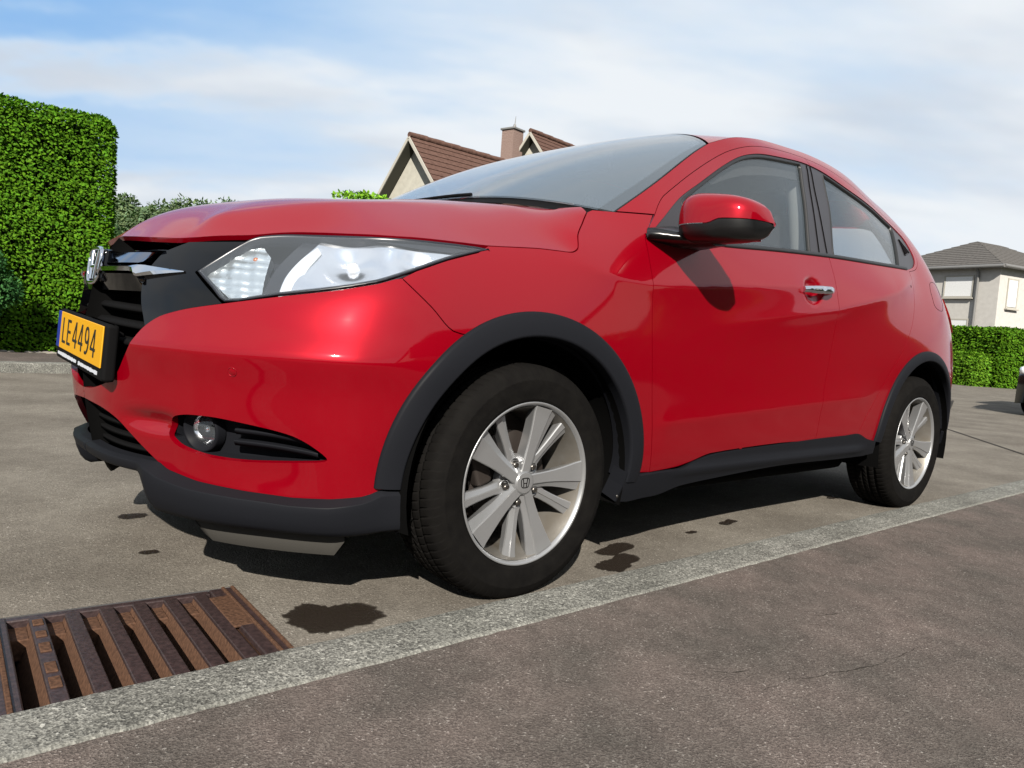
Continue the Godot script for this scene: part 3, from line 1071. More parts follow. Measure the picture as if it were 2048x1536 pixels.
func car_body(car: Node3D) -> void:
	# hood
	make_hood()
	var rim_xz := PackedVector2Array()
	for q in catmull(HOOD_EDGE, 6):
		var p := pt(q.x, q.y)
		rim_xz.append(Vector2(p.x, p.z))
	var outline := rim_xz.duplicate()
	var cowl := []
	for k in range(12, -13, -1):
		var p := screen_point(k / 12.0 * 0.93, 0.0)
		cowl.append(Vector2(p.x - 0.035, p.z))
	for q in cowl:
		outline.append(q)
	for k in range(rim_xz.size() - 1, 0, -1):
		outline.append(Vector2(rim_xz[k].x, -rim_xz[k].y))
	var b := Buf.new()
	panel(b, shrink(poly([outline]), 0.002), 0.0175, func(x, z): return Vector3(x, hood_y(x, z), z), func(_x, _z): return Vector3.UP, [], 0.014)
	put("hood", b, M.red_paint, car)
	# cowl panel and wipers
	b = sheet(func(s, v): return screen_point(s * 0.97, 0.0) + Vector3(-0.06 + 0.075 * v, -0.030 + 0.026 * v, 0), 24, 2)
	var cw := put("cowl", b, M.matt_black, car)
	for s in [[0.42, -0.30], [-0.15, -0.82]]:
		b = Buf.new()
		var blade := PackedVector3Array()
		for k in 9:
			blade.append(screen_point(lerpf(s[0], s[1], k / 8.0), 0.004 + 0.004 * k / 8.0, 0.004))
		b.tube(blade, 0.0065, 6, 0.005)
		put("wiper", b, M.matt_black, car)
	# windscreen, roof
	var ws := sheet(func(s, v): return screen_point(s, v), 40, 24, 0.0, 0.985)
	ws.join(sheet(func(s, v): return screen_point(s, v, -0.005), 40, 24, 0.0, 0.985))
	put("windscreen", ws, M.windscreen_glass, car)
	b = sheet(func(s, v): return screen_point(s, v, -0.004), 40, 3, 0.965, 1.0)
	for s in [-1.0, 1.0]:
		var rows := []
		for k in 17:
			rows.append(PackedVector3Array([screen_point(s * 0.955, k / 16.0, -0.004), screen_point(s, k / 16.0, -0.004)]))
		b.grid(rows)
	put("windscreen_border", b, M.rubber_seal, car)
	put("roof", sheet(func(s, v): return roof_point(s, v), 40, 30), M.red_paint, car)
	put("headlining", sheet(func(s, v): return roof_point(s * 0.97, v, -0.035), 20, 16), M.headlining, car)

	# front bumper with the openings for the fog lamps
	var arch_front := arc(FRONT_HUB, 0.432, 113.0, 180.0, 14)
	var fender_front := catmull([Vector2(-0.428, 0.856), Vector2(-0.350, 0.790), Vector2(-0.290, 0.735), Vector2(-0.17, 0.7225)], 5)
	var p := poly([BUMP_TOP_CURVE(), [Vector2(-0.747, 0.789), Vector2(-0.594, 0.815), Vector2(-0.494, 0.837), Vector2(-0.445, 0.853)], fender_front, arch_front, catmull(RED_BOTTOM, 4)])
	var bumper := shell_panel(shrink(p, 0.0015), 0.0135, 0.0, [poly([catmull(FOG + [FOG[0]], 4)])], 0.016, func(q): return q.x > -1.484)
	put("front_bumper", both(bumper), M.red_paint, car)
	# fog lamp pockets
	var fog_poly := poly([catmull(FOG + [FOG[0]], 4)])
	for side in 2:
		var x := flip_z if side else Transform3D()
		var pocket := shell_panel(Geometry2D.offset_polygon(fog_poly, 0.003)[0], 0.02, -0.055, [], -0.0525)
		var po := put("fog_lamp_pocket", pocket.moved(x), M.black_plastic, car)
		for row in [[0.449, -0.845, -0.650], [0.420, -0.850, -0.625]]:
			var sl := Buf.new()
			var rows := []
			for k in 13:
				var u := lerpf(row[1], row[2], k / 12.0)
				var y: float = row[0] - 0.012 * pow(k / 12.0, 2.0)
				rows.append(PackedVector3Array([pt(u, y + 0.004) - pn(u, y) * 0.052, pt(u, y + 0.009) - pn(u, y) * 0.020, pt(u, y + 0.006) - pn(u, y) * 0.016, pt(u, y - 0.006) - pn(u, y) * 0.022, pt(u, y - 0.008) - pn(u, y) * 0.052]))
			sl.grid(rows)
			put("slat", sl.moved(x), M.black_plastic, po)
		var c := pt(-0.966, 0.438) - pn(-0.966, 0.438) * 0.026
		var nn := (pn(-0.966, 0.438) + Vector3(-0.25, 0.05, 0.1)).normalized()
		var bs := Basis.looking_at(-nn, Vector3.UP)
		var ring := Buf.new()
		ring.lathe(PackedVector2Array([Vector2(0.060, -0.030), Vector2(0.057, -0.010), Vector2(0.054, -0.004), Vector2(0.049, -0.005), Vector2(0.041, -0.016), Vector2(0.037, -0.022)]), 40)
		put("fog_lamp_bezel", ring.moved(x * Transform3D(bs, c)), M.black_plastic, po)
		var lamp := put("fog_lamp", Buf.new_disc(0.038, -0.020, 0.014).moved(x * Transform3D(bs, c)), M.lamp_lens, car)
		var bowl := Buf.new()
		bowl.lathe(PackedVector2Array([Vector2(0.038, -0.021), Vector2(0.033, -0.030), Vector2(0.020, -0.039), Vector2(0.009, -0.042), Vector2(0.009, -0.028), Vector2(0.0, -0.026)]), 32)
		put("reflector", bowl.moved(x * Transform3D(bs, c)), M.reflector, lamp)
	# parking sensors
	for q in [Vector2(-0.833, 0.603)]:
		b = Buf.new()
		b.lathe(PackedVector2Array([Vector2(0.0125, -0.002), Vector2(0.0118, 0.0012), Vector2(0.0105, 0.0014), Vector2(0.0098, -0.0006), Vector2(0.0092, 0.0010), Vector2(0.0, 0.0016)]), 28)
		pair("parking_sensor", b.moved(Transform3D(Basis.looking_at(-pn(q.x, q.y), Vector3.UP), pt(q.x, q.y))), M.red_paint, car)

	# black lower trim, chin and grey flap
	var edge_u := []
	var edge_y := []
	for k in range(RED_BOTTOM.size() - 1, -1, -1):
		edge_u.append(RED_BOTTOM[k].x)
		edge_y.append(RED_BOTTOM[k].y)
	var ledge := []
	var front := []
	var under := []
	for k in 91:
		var u := lerpf(-1.489, -0.398, k / 90.0)
		var blk := smoothstep(-1.165, -1.095, u)
		var yt := 0.333
		for m in edge_u.size() - 1:
			if u >= edge_u[m] and u <= edge_u[m + 1]:
				yt = lerpf(edge_y[m], edge_y[m + 1], (u - edge_u[m]) / (edge_u[m + 1] - edge_u[m]))
		yt = lerpf(0.350, minf(yt + 0.003, 0.350), smoothstep(-1.16, -1.09, u))
		var yb := lerpf(0.316, 0.219 + 0.012 * smoothstep(-0.55, -0.40, u), blk)
		var f := lerpf(0.020, 0.040, blk) * (1.0 - 0.62 * smoothstep(-0.60, -0.42, u))
		var h := yt - yb
		ledge.append(PackedVector3Array([pt(u, yt) - pn(u, yt) * 0.02, pt(u, yt) + pn(u, yt) * 0.003, pt(u, yt - h * 0.10) + pn(u, yt) * f * 0.94]))
		var row := PackedVector3Array()
		for q in [[0.10, 0.94], [0.13, 1.0], [0.30, 1.03], [0.55, 0.98], [0.78, 0.88], [0.92, 0.70], [0.99, 0.40], [1.0, -0.2]]:
			row.append(pt(u, yt - h * q[0]) + pn(u, yt - h * q[0] * 0.5) * f * q[1])
		front.append(row)
		var e := row[-1]
		under.append(PackedVector3Array([e, Vector3(maxf(e.x + 0.12, -0.62), e.y + 0.012, e.z * 0.9), Vector3(-0.40, 0.262, e.z * 0.84)]))
	b = hard_loft(ledge)
	b.grid(front)
	b = both(b)
	put("lower_trim", b, M.black_plastic, car)
	put("undertray", both(hard_loft(under)), M.dark_void, car)
	var lower := poly([[Vector2(-1.489, 0.335), Vector2(-1.10, 0.325), Vector2(-1.06, 0.34)], [Vector2(-1.14, 0.42), Vector2(-1.22, 0.47), Vector2(-1.489, 0.49)]])
	var grille_low := put("lower_grille", both(shell_panel(lower, 0.04, -0.06, [], 0.0)), M.dark_void, car)
	for y in [0.365, 0.395, 0.425, 0.452]:
		var rows := []
		for k in 15:
			var u := lerpf(-1.489, -1.17 - (y - 0.395) * 1.2, k / 14.0)
			rows.append(PackedVector3Array([pt(u, y + 0.005, -0.055), pt(u, y + 0.006, -0.03), pt(u, y - 0.006, -0.028), pt(u, y - 0.006, -0.055)]))
		b = Buf.new()
		b.grid(rows)
		put("slat", both(b), M.matt_black, grille_low)
	for s in 2:
		var rows := []
		for k in 15:
			var t := k / 14.0
			var u := lerpf(-1.0, -0.545, t)
			var hang := 0.055 * smoothstep(0.0, 0.12, t) * (1.0 - 0.7 * smoothstep(0.93, 1.0, t))
			var q := pt(u, 0.215, -0.005)
			var dn := Vector3(0, -1, 0) * hang + Vector3(0.25, 0, -0.15) * hang
			rows.append(PackedVector3Array([q + Vector3(0, 0.012, 0), q + dn * 0.5 - pn(u, 0.3) * 0.004, q + dn, q + dn + Vector3(0.008, 0.004, -0.006), q + Vector3(0.012, 0.0, -0.01)]))
		b = Buf.new()
		b.grid(rows)
		put("air_flap", b.moved(flip_z if s else Transform3D()), M.flap_grey, car)

	# fenders
	var hood_side := HOOD_EDGE.slice(13)
	p = poly([catmull(hood_side, 5), [Vector2(0.30, 1.134), Vector2(0.385, 1.139), Vector2(0.528, 1.149)], [Vector2(0.49, 1.102)], reversed(catmull(GAP_FD, 4)), arc(FRONT_HUB, 0.432, 0.0, 113.0, 30), reversed(fender_front), [Vector2(-0.385, 0.877), Vector2(-0.283, 0.914), Vector2(-0.179, 0.946)]])
	pair("fender", shell_panel(shrink(p, 0.0015), 0.0145), M.red_paint, car)

	# side windows: pillars, glass, seals
	var dlo := poly([catmull(DLO_TOP.slice(0, 13), 5), catmull(DLO_TOP.slice(12), 5), catmull(DLO_LOW, 3)])
	var g_front := poly([catmull([Vector2(0.70, 1.102), Vector2(0.702, 1.222)], 2), catmull([Vector2(0.702, 1.222), Vector2(0.827, 1.292), Vector2(1.023, 1.395), Vector2(1.163, 1.459), Vector2(1.30, 1.497), Vector2(1.447, 1.518), Vector2(1.655, 1.540)], 5), catmull([Vector2(1.655, 1.540), Vector2(1.60, 1.376), Vector2(1.508, 1.150)], 4), [Vector2(1.505, 1.146), Vector2(1.24, 1.131), Vector2(0.894, 1.107)]])
	var g_rear := poly([catmull([Vector2(1.845, 1.527), Vector2(1.81, 1.371), Vector2(1.715, 1.162)], 4), [Vector2(2.058, 1.171), Vector2(2.375, 1.186)], catmull([Vector2(2.375, 1.186), Vector2(2.431, 1.259), Vector2(2.52, 1.388)], 4), catmull([Vector2(2.52, 1.388), Vector2(2.342, 1.442), Vector2(2.044, 1.490), Vector2(1.845, 1.527)], 4)])
	var quarter := PackedVector2Array([Vector2(2.535, 1.255), Vector2(2.545, 1.33), Vector2(2.60, 1.275)])
	var pillars := shell_panel(shrink(dlo, 0.001), 0.022, -0.004, [Geometry2D.offset_polygon(g_front, 0.002)[0], Geometry2D.offset_polygon(g_rear, 0.002)[0], quarter], 0.012)
	pair("window_surround", pillars, M.pillar_black, car)
	pair("rear_handle_recess", shell_panel(Geometry2D.offset_polygon(quarter, 0.004)[0], 0.02, -0.02, [], -0.02), M.dark_void, car)
	for s in 2:
		var x := flip_z if s else Transform3D()
		var gl := put("side_window", pane(g_front).moved(x), M.side_glass, car)
		put("window_seal", seal(g_front).moved(x), M.rubber_seal, gl)
		gl = put("side_window", pane(g_rear).moved(x), M.side_glass, car)
		put("window_seal", seal(g_rear).moved(x), M.rubber_seal, gl)
	# seal lines on the centre pillar and the belt moulding
	var lines := Buf.new()
	for q in [[Vector2(1.745, 1.548), Vector2(1.71, 1.40), Vector2(1.652, 1.142)], [Vector2(1.715, 1.548), Vector2(1.66, 1.38), Vector2(1.585, 1.14)]]:
		var l := catmull(q, 6)
		var path := PackedVector3Array()
		for r in l:
			path.append(pt(r.x, r.y) - pn(r.x, r.y) * 0.0035)
		lines.tube(path, 0.0028, 5)
	pair("pillar_seam", lines, M.dark_void, car)
	var ra := catmull(DLO_LOW, 6)
	var rb := PackedVector2Array()
	for q in ra:
		rb.append(q + Vector2(0, 0.017))
	pair("belt_moulding", band(ra, rb, [[-0.05, -0.004], [-0.02, 0.003], [0.3, 0.0055], [0.8, 0.005], [1.0, 0.0], [1.05, -0.006]]), M.rubber_seal, car)

	# doors
	var split := [Vector2(1.74, 1.585), Vector2(1.745, 1.55), Vector2(1.71, 1.40), Vector2(1.655, 1.136)]
	var sill_edge := [Vector2(1.60, 0.380), Vector2(1.33, 0.383), Vector2(0.858, 0.366), Vector2(0.746, 0.341), Vector2(0.679, 0.329), Vector2(0.535, 0.32)]
	p = poly([catmull(DOOR_UP, 5), split, catmull(GAP_DD, 4), catmull(sill_edge, 4), catmull(GAP_FD, 4)])
	for s in 2:
		var x := flip_z if s else Transform3D()
		var d := put("front_door", cut_panel(p, dlo).moved(x), M.red_paint, car)
		# chrome pull handle on two feet
		b = Buf.new()
		var path := PackedVector3Array()
		var rows := []
		for k in 15:
			var t := k / 14.0
			var u := lerpf(1.365, 1.605, t)
			var lift := 0.030 * sin(PI * clampf(t * 1.02, 0.0, 1.0)) ** 0.35 + 0.001
			var c := pt(u, 0.985 + 0.012 * t) + Vector3(0, 0, lift) + Vector3(0, 0, 0.022) * exp(-pow((u - 1.455) / 0.06, 2.0))
			var hh := 0.0165 * (0.55 + 0.45 * sin(PI * clampf(t, 0.03, 0.97)) ** 0.4)
			var ring := PackedVector3Array()
			for m in 12:
				var a := TAU * m / 12.0
				ring.append(c + Vector3(0, sin(a) * hh, cos(a) * 0.0085))
			rows.append(ring)
		b.grid(rows, true)
		b.face(rows[0])
		b.face(rows[-1])
		put("door_handle", b.moved(x), M.chrome, d)
	p = poly([[split[3], split[2], split[1], split[0]], catmull(DOOR_UP_REAR, 4), catmull([Vector2(2.48, 1.165), Vector2(2.455, 1.05), Vector2(2.40, 0.90), Vector2(2.31, 0.765), Vector2(2.20, 0.66), Vector2(2.09, 0.55), Vector2(2.01, 0.46), Vector2(1.975, 0.40)], 4), [Vector2(1.972, 0.39), Vector2(1.60, 0.385)], reversed(catmull(GAP_DD, 4))])
	pair("rear_door", cut_panel(p, dlo), M.red_paint, car)

	# roof rail, windscreen pillar and quarter panel in one pressing
	var rear_cut := [Vector2(2.48, 1.165), Vector2(2.455, 1.05), Vector2(2.40, 0.90), Vector2(2.31, 0.765), Vector2(2.20, 0.66), Vector2(2.09, 0.55), Vector2(2.01, 0.46), Vector2(1.975, 0.40)]
	p = poly([[Vector2(0.536, 1.152), Vector2(0.385, 1.141)], catmull(APIN, 4), catmull(RAIL, 4), [Vector2(2.7, 1.54), Vector2(3.0, 1.55), Vector2(3.35, 1.56)], [Vector2(3.33, 1.3), Vector2(3.36, 1.08), Vector2(3.2, 0.92), Vector2(3.14, 0.66), Vector2(3.07, 0.63)], arc(REAR_HUB, 0.43, 42.0, 176.0, 30), [Vector2(2.15, 0.345), Vector2(1.975, 0.37), Vector2(1.972, 0.39)], reversed(catmull(rear_cut, 4)), reversed(catmull(DOOR_UP_REAR, 4)), reversed(catmull(DOOR_UP, 4)).slice(0, -9)])
	pair("quarter_panel", shell_panel(shrink(p, 0.0008), 0.0165), M.red_paint, car)
	var fl := catmull([Vector2(2.70, 1.085), Vector2(2.72, 1.125), Vector2(2.77, 1.14), Vector2(2.84, 1.135), Vector2(2.87, 1.10), Vector2(2.865, 1.03), Vector2(2.83, 1.0), Vector2(2.76, 1.0), Vector2(2.71, 1.02), Vector2(2.70, 1.085)], 4)
	var seam := PackedVector3Array()
	for q in fl:
		seam.append(pt(q.x, q.y) - pn(q.x, q.y) * 0.0006)
	b = Buf.new()
	b.tube(seam, 0.0016, 5)
	put("fuel_flap_seam", b, M.dark_void, car)
	# tail: bumper, hatch, lamps
	p = poly([[Vector2(3.07, 0.63), Vector2(3.14, 0.66), Vector2(3.3, 0.70), Vector2(4.05, 0.70), Vector2(4.05, 0.42), Vector2(3.3, 0.40), Vector2(3.04, 0.36)], arc(REAR_HUB, 0.43, 5.0, 42.0, 8)])
	put("rear_bumper", both(shell_panel(shrink(p, 0.0015), 0.03)), M.red_paint, car)
	p = poly([[Vector2(3.0, 0.37), Vector2(3.3, 0.41), Vector2(4.055, 0.43), Vector2(4.055, 0.22), Vector2(3.2, 0.22), Vector2(3.03, 0.28)]])
	put("rear_lower_trim", both(shell_panel(p, 0.03, 0.006)), M.black_plastic, car)
	var tail := poly([[Vector2(3.05, 1.07), Vector2(3.3, 1.075), Vector2(3.75, 1.02), Vector2(3.75, 0.93), Vector2(3.3, 0.93), Vector2(3.17, 0.90), Vector2(3.08, 0.98)]])
	p = poly([[Vector2(3.35, 1.56), Vector2(4.055, 1.575), Vector2(4.055, 0.70), Vector2(3.3, 0.70), Vector2(3.14, 0.66), Vector2(3.2, 0.92), Vector2(3.36, 1.08), Vector2(3.33, 1.3)]])
	var back_glass := poly([catmull([Vector2(3.45, 1.16), Vector2(3.46, 1.36), Vector2(3.50, 1.415), Vector2(3.58, 1.435)], 4), [Vector2(4.06, 1.455), Vector2(4.06, 1.13), Vector2(3.55, 1.14)]])
	var hatch := put("hatch", both(shell_panel(shrink(p, 0.002), 0.03, 0.0, [back_glass])), M.red_paint, car)
	put("rear_window", both(shell_panel(Geometry2D.offset_polygon(back_glass, 0.01)[0], 0.04, -0.008, [], 0.0)), M.rear_glass, hatch)
	pair("tail_lamp", shell_panel(tail, 0.03, 0.010), M.tail_red, car)

	# sills
	var sill := poly([catmull([Vector2(0.525, 0.318), Vector2(0.683, 0.325), Vector2(0.760, 0.341), Vector2(0.914, 0.364), Vector2(1.34, 0.379), Vector2(1.6, 0.389), Vector2(1.859, 0.394), Vector2(1.975, 0.397), Vector2(2.06, 0.372), Vector2(2.152, 0.358)], 4), [Vector2(2.17, 0.30)], catmull([Vector2(2.073, 0.293), Vector2(1.833, 0.292), Vector2(1.376, 0.294), Vector2(0.953, 0.276), Vector2(0.72, 0.262), Vector2(0.614, 0.240), Vector2(0.525, 0.236)], 4)])
	var sill_off := func(u: float, y: float) -> float:
		var k := smoothstep(0.56, 0.78, u) * (1.0 - smoothstep(1.95, 2.12, u))
		var mid := 0.322 + 0.006 * (u - 1.0)
		return 0.010 + k * (-0.006 * smoothstep(0.30, 0.345, y - 0.01 * (u - 0.9)) + 0.010 * exp(-pow((y - mid) / 0.018, 2.0)))
	pair("sill_trim", shell_panel(sill, 0.014, sill_off, [], 0.05), M.black_plastic, car)
	# wheel arch trims
	for s in 2:
		var x := flip_z if s else Transform3D()
		var at := put("wheel_arch_trim", arch_trim(FRONT_HUB, 0.407, 0.478, -3.0, 178.0).moved(x), M.black_plastic, car)
		var blk := poly([[Vector2(0.404, 0.335), Vector2(0.480, 0.318), Vector2(0.535, 0.320), Vector2(0.522, 0.238), Vector2(0.452, 0.233), Vector2(0.388, 0.240), Vector2(0.398, 0.29)]])
		put("arch_foot", shell_panel(blk, 0.02, 0.013, [], 0.06).moved(x), M.black_plastic, at)
		b = Buf.new()
		for q in [Vector2(0.394, 0.253), Vector2(0.404, 0.42)]:
			b.join(Buf.new_disc(0.006, 0.0, 0.003).moved(Transform3D(Basis(), pt(q.x, q.y) + Vector3(0, 0, 0.012 if q.y < 0.3 else 0.002))))
		put("clip", b.moved(x), M.steel_nut, at)
		put("wheel_arch_trim", arch_trim(REAR_HUB, 0.412, 0.462, 8.0, 176.0).moved(x), M.black_plastic, car)
	# liner behind all the gaps, wheel wells, floor
	var wheel_f := arc(FRONT_HUB, 0.408, 0.0, 352.0, 44)
	var wheel_r := arc(REAR_HUB, 0.413, 0.0, 352.0, 44)
	var liner := poly([[Vector2(-1.489, 0.46), Vector2(-1.2, 0.40), Vector2(-1.06, 0.30), Vector2(-0.4, 0.26), Vector2(4.0, 0.27), Vector2(4.05, 1.1), Vector2(2.5, 1.10), Vector2(1.2, 1.07), Vector2(0.48, 1.03), Vector2(0.24, 1.02), Vector2(0.15, 0.93), Vector2(-0.2, 0.91), Vector2(-1.489, 0.86)]])
	put("inner_body", both(shell_panel(liner, 0.05, func(u, _y): return lerpf(-0.022, -0.13, smoothstep(-0.05, -0.35, u)), [wheel_f, wheel_r], 0.0)), M.dark_void, car)
	for hub in [FRONT_HUB, REAR_HUB]:
		for s in [-1.0, 1.0]:
			b = Buf.new()
			var rows := []
			for z in [0.868, 0.80, 0.60, 0.48]:
				var row := PackedVector3Array()
				for q in arc(hub, 0.404 if z > 0.85 else 0.412, -14.0, 194.0, 40):
					row.append(Vector3(q.x, q.y, z * s))
				rows.append(row)
			b.grid(rows)
			var ring := PackedVector3Array()
			for q in arc(hub, 0.412, -14.0, 194.0, 40):
				ring.append(Vector3(q.x, q.y, 0.48 * s))
			b.face(ring)
			put("wheel_well", b, M.dark_void, car)
	b = Buf.new()
	b.soft_box(Vector3(1.25, 0.26, 0), Vector3(1.75, 0.10, 1.50), 0.03)
	b.soft_box(Vector3(0, 0.30, 0), Vector3(1.2, 0.08, 0.96), 0.03)
	b.soft_box(Vector3(2.75, 0.32, 0), Vector3(1.1, 0.10, 0.96), 0.03)
	b.soft_box(Vector3(3.1, 0.31, 0), Vector3(0.36, 0.10, 1.5), 0.03)
	put("underbody", b, M.dark_void, car)


func BUMP_TOP_CURVE() -> PackedVector2Array:
	return catmull(BUMP_TOP, 5)


func hard_loft(rows: Array) -> Buf:   # every strip keeps its own edges
	var b := Buf.new()
	for j in rows[0].size() - 1:
		var strip := []
		for q in rows:
			strip.append(PackedVector3Array([q[j], q[j + 1]]))
		b.grid(strip)
	return b


func reversed(p: PackedVector2Array) -> PackedVector2Array:
	var o := p.duplicate()
	o.reverse()
	return o


func pane(p: PackedVector2Array) -> Buf:   # outer and inner face of a window
	var b := shell_panel(Geometry2D.offset_polygon(p, 0.006)[0], 0.03, -0.010, [], 0.0)
	b.join(shell_panel(Geometry2D.offset_polygon(p, 0.006)[0], 0.03, -0.014, [], 0.0))
	return b


func seal(p: PackedVector2Array) -> Buf:
	var d := dense(p, 0.03)
	var ra := d.duplicate()
	ra.append(d[0])
	var big := PackedVector2Array()
	var c := Vector2.ZERO
	for i in d.size():
		var t := (d[(i + 1) % d.size()] - d[i - 1]).normalized()
		var nn := Vector2(t.y, -t.x)
		if Geometry2D.is_point_in_polygon(d[i] + nn * 0.002, p):
			nn = -nn
		big.append(d[i] + nn * 0.011)
	big.append(big[0])
	return band(ra, big, [[-0.15, -0.012], [0.0, -0.006], [0.25, -0.002], [0.75, -0.0015], [1.0, -0.0045]])


func cut_panel(p: PackedVector2Array, hole: PackedVector2Array) -> Buf:
	var b := Buf.new()
	for q in Geometry2D.clip_polygons(shrink(p, 0.0014), hole):
		if q.size() > 3:
			b.join(shell_panel(q, 0.0115))
	return b


func car_nose(car: Node3D) -> void:
	# headlamps
	var lamp := poly([catmull(LAMP.slice(0, 10), 4), catmull(LAMP.slice(9) + [LAMP[0]], 3)])
	for s in 2:
		var x := flip_z if s else Transform3D()
		var h := Node3D.new()
		h.name = "headlamp"
		car.add_child(h, true)
		put("lens", shell_panel(shrink(lamp, 0.002), 0.014, 0.0, [], 0.0).moved(x), M.lamp_lens, h)
		# edge moulding of the lens
		var ring := dense(shrink(lamp, 0.001), 0.02)
		ring.append(ring[0])
		var inner := PackedVector2Array()
		for i in ring.size():
			var t: Vector2 = (ring[(i + 1) % (ring.size() - 1)] - ring[i - 1 if i > 0 else ring.size() - 2]).normalized()
			var nn := Vector2(t.y, -t.x)
			if not Geometry2D.is_point_in_polygon(ring[i] + nn * 0.003, lamp):
				nn = -nn
			inner.append(ring[i] + nn * 0.009)
		put("lens_edge", band(ring, inner, [[0.0, -0.012], [0.0, 0.0005], [0.4, 0.001], [1.0, -0.003], [1.0, -0.03]]).moved(x), M.lamp_bezel, h)
		# housing
		put("housing", shell_panel(lamp, 0.03, -0.095, [], -0.09).moved(x), M.lamp_bezel, h)
		# faceted direction indicator
		var blink := PackedVector2Array([Vector2(-0.985, 0.838), Vector2(-0.90, 0.918), Vector2(-0.855, 0.925), Vector2(-0.82, 0.90), Vector2(-0.80, 0.79), Vector2(-0.88, 0.778), Vector2(-0.93, 0.808)])
		put("indicator", shell_panel(blink, 0.009, func(u, y): return -0.024 + 0.0045 * absf(fposmod((y - 0.77) / 0.0155, 1.0) - 0.5) + 0.003 * absf(fposmod((u + 0.35 * y) / 0.034, 1.0) - 0.5) + 0.0012 * sin(u * 90.0 + y * 60.0), [], 0.03).moved(x), M.facet_reflector, h)
		var bulb := Buf.new()
		var bp := pt(-0.862, 0.892) - pn(-0.862, 0.892) * 0.028
		bulb.lathe(PackedVector2Array([Vector2(0.008, -0.02), Vector2(0.008, 0.004), Vector2(0.005, 0.009), Vector2(0.0, 0.010)]), 16)
		put("indicator_bulb", bulb.moved(x * Transform3D(Basis.looking_at(-pn(-0.862, 0.892), Vector3.UP), bp)), M.amber_bulb, h)
		# dark curved divider
		var div := poly([catmull([Vector2(-0.80, 0.782), Vector2(-0.79, 0.856), Vector2(-0.768, 0.906), Vector2(-0.735, 0.953), Vector2(-0.69, 0.968)], 4), catmull([Vector2(-0.645, 0.963), Vector2(-0.69, 0.938), Vector2(-0.730, 0.888), Vector2(-0.748, 0.836), Vector2(-0.752, 0.790)], 4)])
		put("divider", shell_panel(div, 0.015, -0.018, [], 0.05).moved(x), M.lamp_bezel, h)
		# one chrome reflector with a deep main bowl and a smaller outer one
		var bowl := poly([catmull([Vector2(-0.752, 0.780), Vector2(-0.748, 0.840), Vector2(-0.726, 0.890), Vector2(-0.690, 0.940), Vector2(-0.66, 0.985)], 4), [Vector2(-0.50, 0.985), Vector2(-0.36, 0.975), Vector2(-0.27, 0.955), Vector2(-0.235, 0.938), Vector2(-0.30, 0.900), Vector2(-0.40, 0.862), Vector2(-0.50, 0.825), Vector2(-0.60, 0.800)]])
		put("reflector", shell_panel(bowl, 0.009, func(u, y): return -0.009 - 0.036 * exp(-pow((u + 0.575) / 0.095, 2.0) - pow((y - 0.900) / 0.055, 2.0)) - 0.020 * exp(-pow((u + 0.385) / 0.052, 2.0) - pow((y - 0.905) / 0.034, 2.0)), [], 0.03).moved(x), M.reflector, h)
		var wall := poly([catmull([Vector2(-0.750, 0.780), Vector2(-0.744, 0.840), Vector2(-0.722, 0.890), Vector2(-0.69, 0.93)], 4), catmull([Vector2(-0.672, 0.915), Vector2(-0.695, 0.87), Vector2(-0.703, 0.835), Vector2(-0.706, 0.780)], 4)])
		put("reflector_side", shell_panel(wall, 0.012, func(u, _y): return -0.006 - 0.14 * maxf(0.0, u + 0.745), [], 0.03).moved(x), M.lamp_white, h)
		var floor_ := PackedVector2Array([Vector2(-0.706, 0.780), Vector2(-0.704, 0.832), Vector2(-0.545, 0.846), Vector2(-0.53, 0.815), Vector2(-0.60, 0.800)])
		put("reflector_step", shell_panel(floor_, 0.012, func(_u, y): return -0.005 - 0.03 * (y - 0.785) / 0.06, [], 0.03).moved(x), M.plate_white, h)
		var main_bulb := Buf.new()
		main_bulb.lathe(PackedVector2Array([Vector2(0.015, -0.03), Vector2(0.015, 0.002), Vector2(0.009, 0.008), Vector2(0.0, 0.010)]), 20)
		put("bulb", main_bulb.moved(x * Transform3D(Basis.looking_at(-pn(-0.575, 0.90), Vector3.UP), pt(-0.575, 0.90) - pn(-0.575, 0.90) * 0.040)), M.bulb_glass, h)
		# top band
		var top := poly([catmull([Vector2(-0.56, 0.9525), Vector2(-0.48, 0.954), Vector2(-0.364, 0.956), Vector2(-0.2, 0.958)], 3), [Vector2(-0.19, 0.952), Vector2(-0.26, 0.937), Vector2(-0.36, 0.938), Vector2(-0.44, 0.944), Vector2(-0.52, 0.949)]])
		put("brow", shell_panel(top, 0.015, -0.005, [], 0.02).moved(x), M.lamp_bezel, h)

	# grille
	var grille := Node3D.new()
	grille.name = "grille"
	car.add_child(grille, true)
	var wing := poly([[Vector2(-0.905, 0.926), Vector2(-0.935, 0.896), Vector2(-1.008, 0.838), Vector2(-0.944, 0.797), Vector2(-0.893, 0.764)], reversed(catmull(BUMP_TOP.slice(6), 4)), catmull([Vector2(-1.125, 0.700), Vector2(-1.16, 0.75), Vector2(-1.178, 0.806)], 3), [Vector2(-1.172, 0.846), Vector2(-1.152, 0.888), Vector2(-1.085, 0.917)]])
	pair("side_panel", shell_panel(shrink(wing, 0.001), 0.014, -0.004, [], 0.03), M.gloss_black, grille)
	# upper bar that carries the badge: one facet that faces up, its end cut at a slant
	var rows := []
	for k in 19:
		var u := lerpf(-1.489, -1.145, k / 18.0)
		var e := smoothstep(-1.215, -1.15, u)
		var yb := lerpf(0.853, 0.886, e)
		var yt := lerpf(0.893, 0.8975, e)
		rows.append(PackedVector3Array([pt(u, yt, -0.05), pt(u, yt) - pn(u, yt) * 0.016, pt(u, yb) + pn(u, yb) * 0.002, pt(u, yb, -0.05)]))
	put("upper_bar", both(hard_loft(rows)), M.smoked_chrome, grille)
